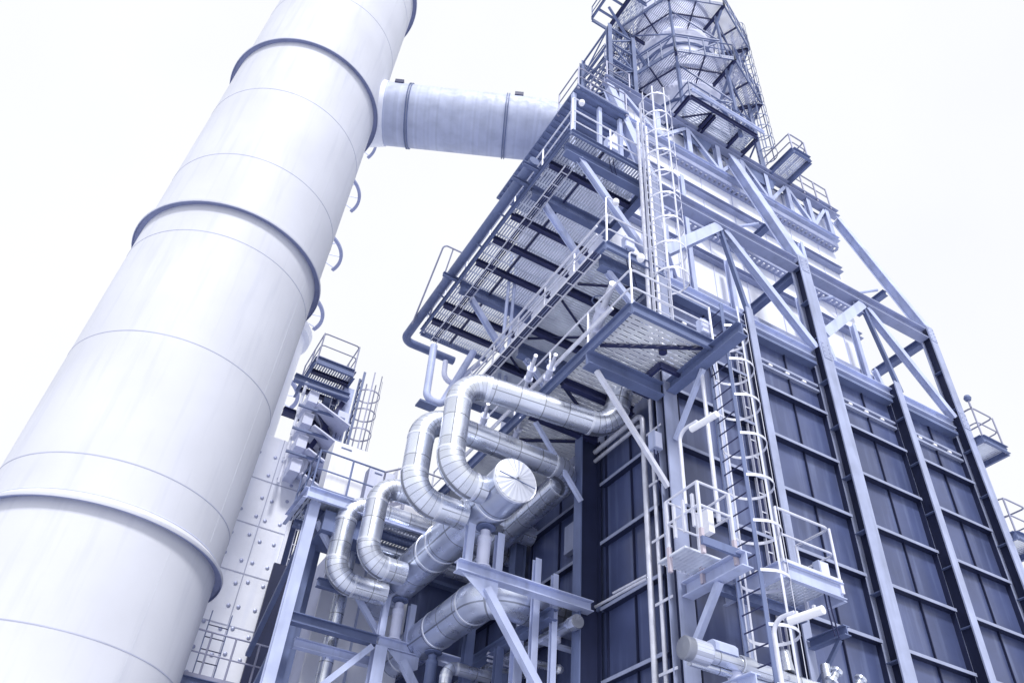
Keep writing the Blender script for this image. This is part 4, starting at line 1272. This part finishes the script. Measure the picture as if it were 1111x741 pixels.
add_railing(tp, [V(x0, y0 + 2.1, 18.63), V(x0, y0 + 0.02, 18.63), V(x1 - 0.02, y0 + 0.02, 18.63), V(x1 - 0.02, y0 + 2.1, 18.63)], side_post=1.1, mat=M_RAILD)
lx = at(392, 470, 'y', y0 + 0.6)
ladder('caged_ladder', 'small caged ladder hanging on the left tower against the sky', (5.28, y0 + 0.75, 0), (0, 1, 0), 14.6, 19.2, 0.45, (1, -0.1, 0), 0.40, M_STEELM, 0.8, 16.0, cmat=M_RAILD)
vs_ = thing('round_vessel', 'white round vessel peeking out behind the right edge of the big stack', 'vessel', (2.6, 24, 0))
MB().tube([(2.3, 26, 14), (2.3, 26, 22.5)], 1.25, 48).build('shell', M_WALLW, vs_)
MB().lathe((2.3, 26, 22.5), [(1.25, 0), (1.45, 0.05), (1.5, 0.35), (1.3, 0.7), (0.9, 1.0), (0, 1.1)], 48).build('head', M_WALLW, vs_)
# ladder column at the bottom left
ladder('ladder', 'short dark ladder with guard hoop at the bottom left by the bolted duct', (3.0, 21.0, 0), (1, 0, 0), 4.0, 9.6, 0.5, None, mat=M_STEELM)
bl = thing('access_platform', 'railed landing at the bottom edge in front of the bolted duct', 'platform', (2.3, 20.6, 7.9))
add_grating(bl, 2.2, 4.6, 20.4, 21.6, 7.75, M_GRATE)
MB().chan((2.2, 20.4, 7.68), (4.6, 20.4, 7.68), 0.08, 0.2).build('edge_beam', M_STEELM, bl)
add_railing(bl, [V(2.25, 21.5, 7.78), V(2.25, 20.43, 7.78), V(4.6, 20.43, 7.78)], side_post=0.6, mat=M_RAILD)

# ================================================================== small pipework at the left ends of the platforms
sm = thing('s_bend_pipe', 'thin grey S bend pipe below the far end of the highest platform', 'pipe', (6.3, 18, 15))
a = at(466, 402, 'y', 17.6)
b = at(462, 432, 'y', 17.6)
c = at(503, 388, 'y', 17.6)
MB().tube(arc([a + Z * 1.0, b, b + V(0.5, 0, 0), c + V(0.3, 0, 0.4)], 0.25, 6), 0.11, 14).build('straight_run', M_STEEL, sm)
MB().tube(arc([a + V(0.45, 0, 0.6), b + V(0.45, 0, 0.35), c + V(0.6, 0.2, 0.2)], 0.25, 6), 0.08, 12).build('branch', M_PALE, sm)
MB().box(b + V(-0.2, -0.1, -0.2), b + V(0.35, 0.25, -0.14)).build('shelf', M_STEELM, sm)
for i, (px_, py_, yy, lab) in enumerate(((575, 405, 12.2, 'pale pipe valve behind the corner platform rail, near the pipe loop top'), (596, 404, 12.0, 'round pale valve body right beside the rail valve'), (650, 345, 11.6, 'white insulated valve under the middle walkway near the rail corner'), (525, 455, 14.0, 'small pale valve under the platform between the two pipe loops'), (560, 470, 13.9, 'twin pale valve hanging between the front and second loop'))):
    p = at(px_, py_, 'y', yy)
    t_ = thing('pipe_valve', lab, 'valve', tuple(p))
    k = 1.5 if i == 2 else 0.8
    ax = V(0.35, 1, 0).normalized()
    MB().lathe(p, [(0.0, -0.24 * k), (0.13 * k, -0.24 * k), (0.13 * k, -0.2 * k), (0.075 * k, -0.19 * k), (0.10 * k, -0.05 * k), (0.10 * k, 0.05 * k), (0.075 * k, 0.19 * k), (0.13 * k, 0.2 * k), (0.13 * k, 0.24 * k), (0, 0.24 * k)], 18, ax).build('body', M_PALE, t_)
    MB().lathe(p + Z * 0.08 * k, [(0.0, 0), (0.05 * k, 0), (0.045 * k, 0.16 * k), (0.015, 0.17 * k), (0.015, 0.34 * k), (0, 0.34 * k)], 12).build('bonnet', M_GALV, t_)
    MB().lathe(p + Z * 0.40 * k, [(0.11 * k, 0.0), (0.125 * k, 0.012), (0.11 * k, 0.024), (0.098 * k, 0.012)], 18, closed=True).build('handwheel', M_STEELM, t_)
    MB().tube([p - ax * 0.8 * k, p + ax * 0.8 * k], 0.055 * k, 12).build('stub', M_GALV, t_)
# light fixture frame of thin tube outside the highest platform
fr_ = thing('fixture_frame', 'thin pipe frame standing outside the far end of the highest platform', 'frame', (5.6, 15, 20))
g0 = at(482, 265, 'z', 22.2)
MB().tube(arc([(g0.x, g0.y + 1.8, 19.9), (g0.x, g0.y, 22.2), (g0.x + 0.9, g0.y, 22.2), (g0.x + 0.9, g0.y, 20)], 0.15, 5), 0.03, 8).build('tube_frame', M_RAILD, fr_)
MB().tube([(g0.x + 0.35, g0.y, 22.2), (g0.x + 0.35, g0.y + 1.2, 19.9)], 0.025, 8).build('tube_frame', M_RAILD, fr_)

# ================================================================== cables, trays, small lamps and boxes
def tray(label, pts, w_=0.22, up=Z):
    t_ = thing('cable_tray', label, 'cable tray', tuple(pts[0]))
    pts = [Vector(p) for p in pts]
    for a, b in zip(pts[:-1], pts[1:]):
        d = (b - a).normalized()
        sd_ = d.cross(Vector(up)).normalized()
        for s_ in (-1, 1):
            MB().bar(a + sd_ * s_ * w_ / 2, b + sd_ * s_ * w_ / 2, 0.012, 0.07, up=up).build('side_rail', M_GALV, t_)
        n = max(2, int((b - a).length / 0.45))
        for k in range(n):
            q = a.lerp(b, (k + 0.5) / n)
            MB().bar(q - sd_ * w_ / 2, q + sd_ * w_ / 2, 0.03, 0.012, up=up).build('rung', M_GALV, t_)
        for k in range(3):
            o_ = sd_ * (-0.06 + 0.06 * k) + Vector(up).normalized() * 0.03
            MB().tube([a + o_, a.lerp(b, 0.35) + o_ * 1.1, b + o_], 0.018, 6).build('cable', M_JOIST, t_)
    return t_


tray('cable tray with dark cables along the outer edge of the middle walkway', [(7.08, 10.3, 15.62), (7.08, 17.2, 15.62)])
tray('cable tray with dark cables under the outer edge of the highest platform', [(6.62, 10.9, 19.3), (6.62, 19.2, 19.3)])
tray('upright cable tray on the dark casing just left of the second column', [(11.55, 10.68, 3.0), (11.55, 10.68, 15.0)], 0.16, Y)


def bulk_lamp(label, p, h=0.9):
    t_ = thing('platform_lamp', label, 'lamp', p)
    p = Vector(p)
    MB().tube(arc([p, p + Z * h, p + Z * h + X * 0.25], 0.12, 5), 0.02, 8).build('stem', M_GALV, t_)
    MB().lathe(p + Z * (h - 0.02) + X * 0.3, [(0.0, 0.09), (0.05, 0.085), (0.09, 0.02), (0.09, -0.03), (0.07, -0.09), (0, -0.10)], 14).build('lamp_shade', M_LAMP, t_)


bulk_lamp('small bulkhead lamp on the near corner post of the highest platform', (6.36, 10.4, 20.9))
bulk_lamp('small bulkhead lamp on the near corner post of the middle walkway', (7.36, 10.3, 17.05))
bulk_lamp('small bulkhead lamp on the near corner post of the lowest corner platform', (7.12, 9.15, 13.95), 0.7)


def jbox(label, p, sx=0.28, sy=0.16, sz=0.38):
    t_ = thing('junction_box', label, 'junction box', p)
    x, y, z = p
    MB().box((x, y, z), (x + sx, y + sy, z + sz)).build('body', M_STEEL, t_)
    MB().box((x + 0.02, y - 0.012, z + 0.02), (x + sx - 0.02, y - 0.001, z + sz - 0.02)).build('cover', M_PALE, t_)
    for k in (0.3, 0.7):
        MB().tube(arc([(x + sx * k, y + sy / 2, z), (x + sx * k, y + sy / 2, z - 0.5), (x + sx * k + 0.3, y + sy / 2 + 0.2, z - 0.9)], 0.15, 5), 0.014, 6).build('cable', M_JOIST, t_)


jbox('pale junction box with cables at the right rail of the lowest corner platform', (8.95, 9.16, 13.3))
jbox('pale junction box with cables beside the conduit pair, left of the corner column', (8.6, 10.5, 11.0), 0.2, 0.2, 0.4)
jbox('pale junction box on the front edge of the small lower landing', (10.9, 9.0, 8.35), 0.24, 0.14, 0.3)
jbox('pale junction box on the front rail of the middle walkway', (7.9, 10.28, 16.4))
jbox('pale junction box on the front rail of the highest platform', (7.5, 10.36, 20.3), 0.34, 0.2, 0.45)
for i, (y_, z_, r_, lab) in enumerate(((11.3, 12.45, 0.06, 'upper thin pipe along the casing under the corner platform'), (11.3, 12.2, 0.045, 'lower thin pipe along the casing under the corner platform'))):
    plain_pipe('service_pipe', lab, [(8.95, y_, 2.0), (8.95, y_, z_), (8.95, 18.5, z_)], r_, 0.2)
for i, (x_, lab) in enumerate(((7.55, 'left of two thin pipes climbing from middle walkway to highest platform'), (7.75, 'right of two thin pipes climbing from middle walkway to highest platform'))):
    plain_pipe('service_pipe', lab, [(x_, 15.8, 15.4), (x_, 15.8, 21.0)], 0.05, mat=M_STEEL)
tk = thing('small_tank', 'small pale cylinder tank standing on the middle walkway behind its rail', 'tank', (8.0, 15.2, 16.08))
MB().lathe((8.0, 15.2, 16.08), [(0.0, 0), (0.3, 0), (0.3, 0.8), (0.22, 0.98), (0, 1.02)], 24).build('shell', M_PALE, tk)
MB().tube([(8.0, 15.2, 17.08), (8.0, 15.2, 17.5)], 0.04, 8).build('nozzle', M_GALV, tk)
for i, (y_, z_, r_, lab) in enumerate(((16.6, 10.9, 0.16, 'pale horizontal pipe under the left platform, nearer of two'), (17.9, 10.35, 0.2, 'pale horizontal pipe under the left platform, farther of two'))):
    clad_pipe('service_pipe', lab, [(5.0 + 0.3 * i, y_ + 1.2, z_ - 4.0), (5.0 + 0.3 * i, y_ + 1.2, z_), (9.0, y_ + 1.2, z_)], r_, 0.3, n=18)
tray('cable tray climbing the tower column behind the small caged ladder', [(4.55, 22.0, 8.0), (4.55, 22.0, 18.2)], 0.24, Y)
jbox('pale junction box on the tower column below its top platform', (4.7, 21.7, 16.6), 0.4, 0.2, 0.6)

# gusset plates with bolts where the frame members meet
for xx, zz in ((X1, ZK), (X3, ZK), (X5, ZK), (X1, ZT + 0.4), (X3, ZT + 0.4), (X5, ZT + 0.4)):
    g = MB().box((xx - 0.14, YF - 0.014, zz - 0.30), (xx + 0.14, YF - 0.003, zz + 0.28)).build('splice_plate', M_COL, frame)
    for a in (-0.09, 0.09):
        for b in (-0.22, -0.07, 0.07, 0.22):
            MB().lathe((xx + a, YF - 0.0145, zz + b), [(0.0, 0.018), (0.016, 0.014), (0.019, 0)], 8, V(0, -1, 0)).build('bolt', M_BOLT, g)

# clear helper ids
for o in bpy.data.objects:
    if '_w' in o:
        del o['_w']
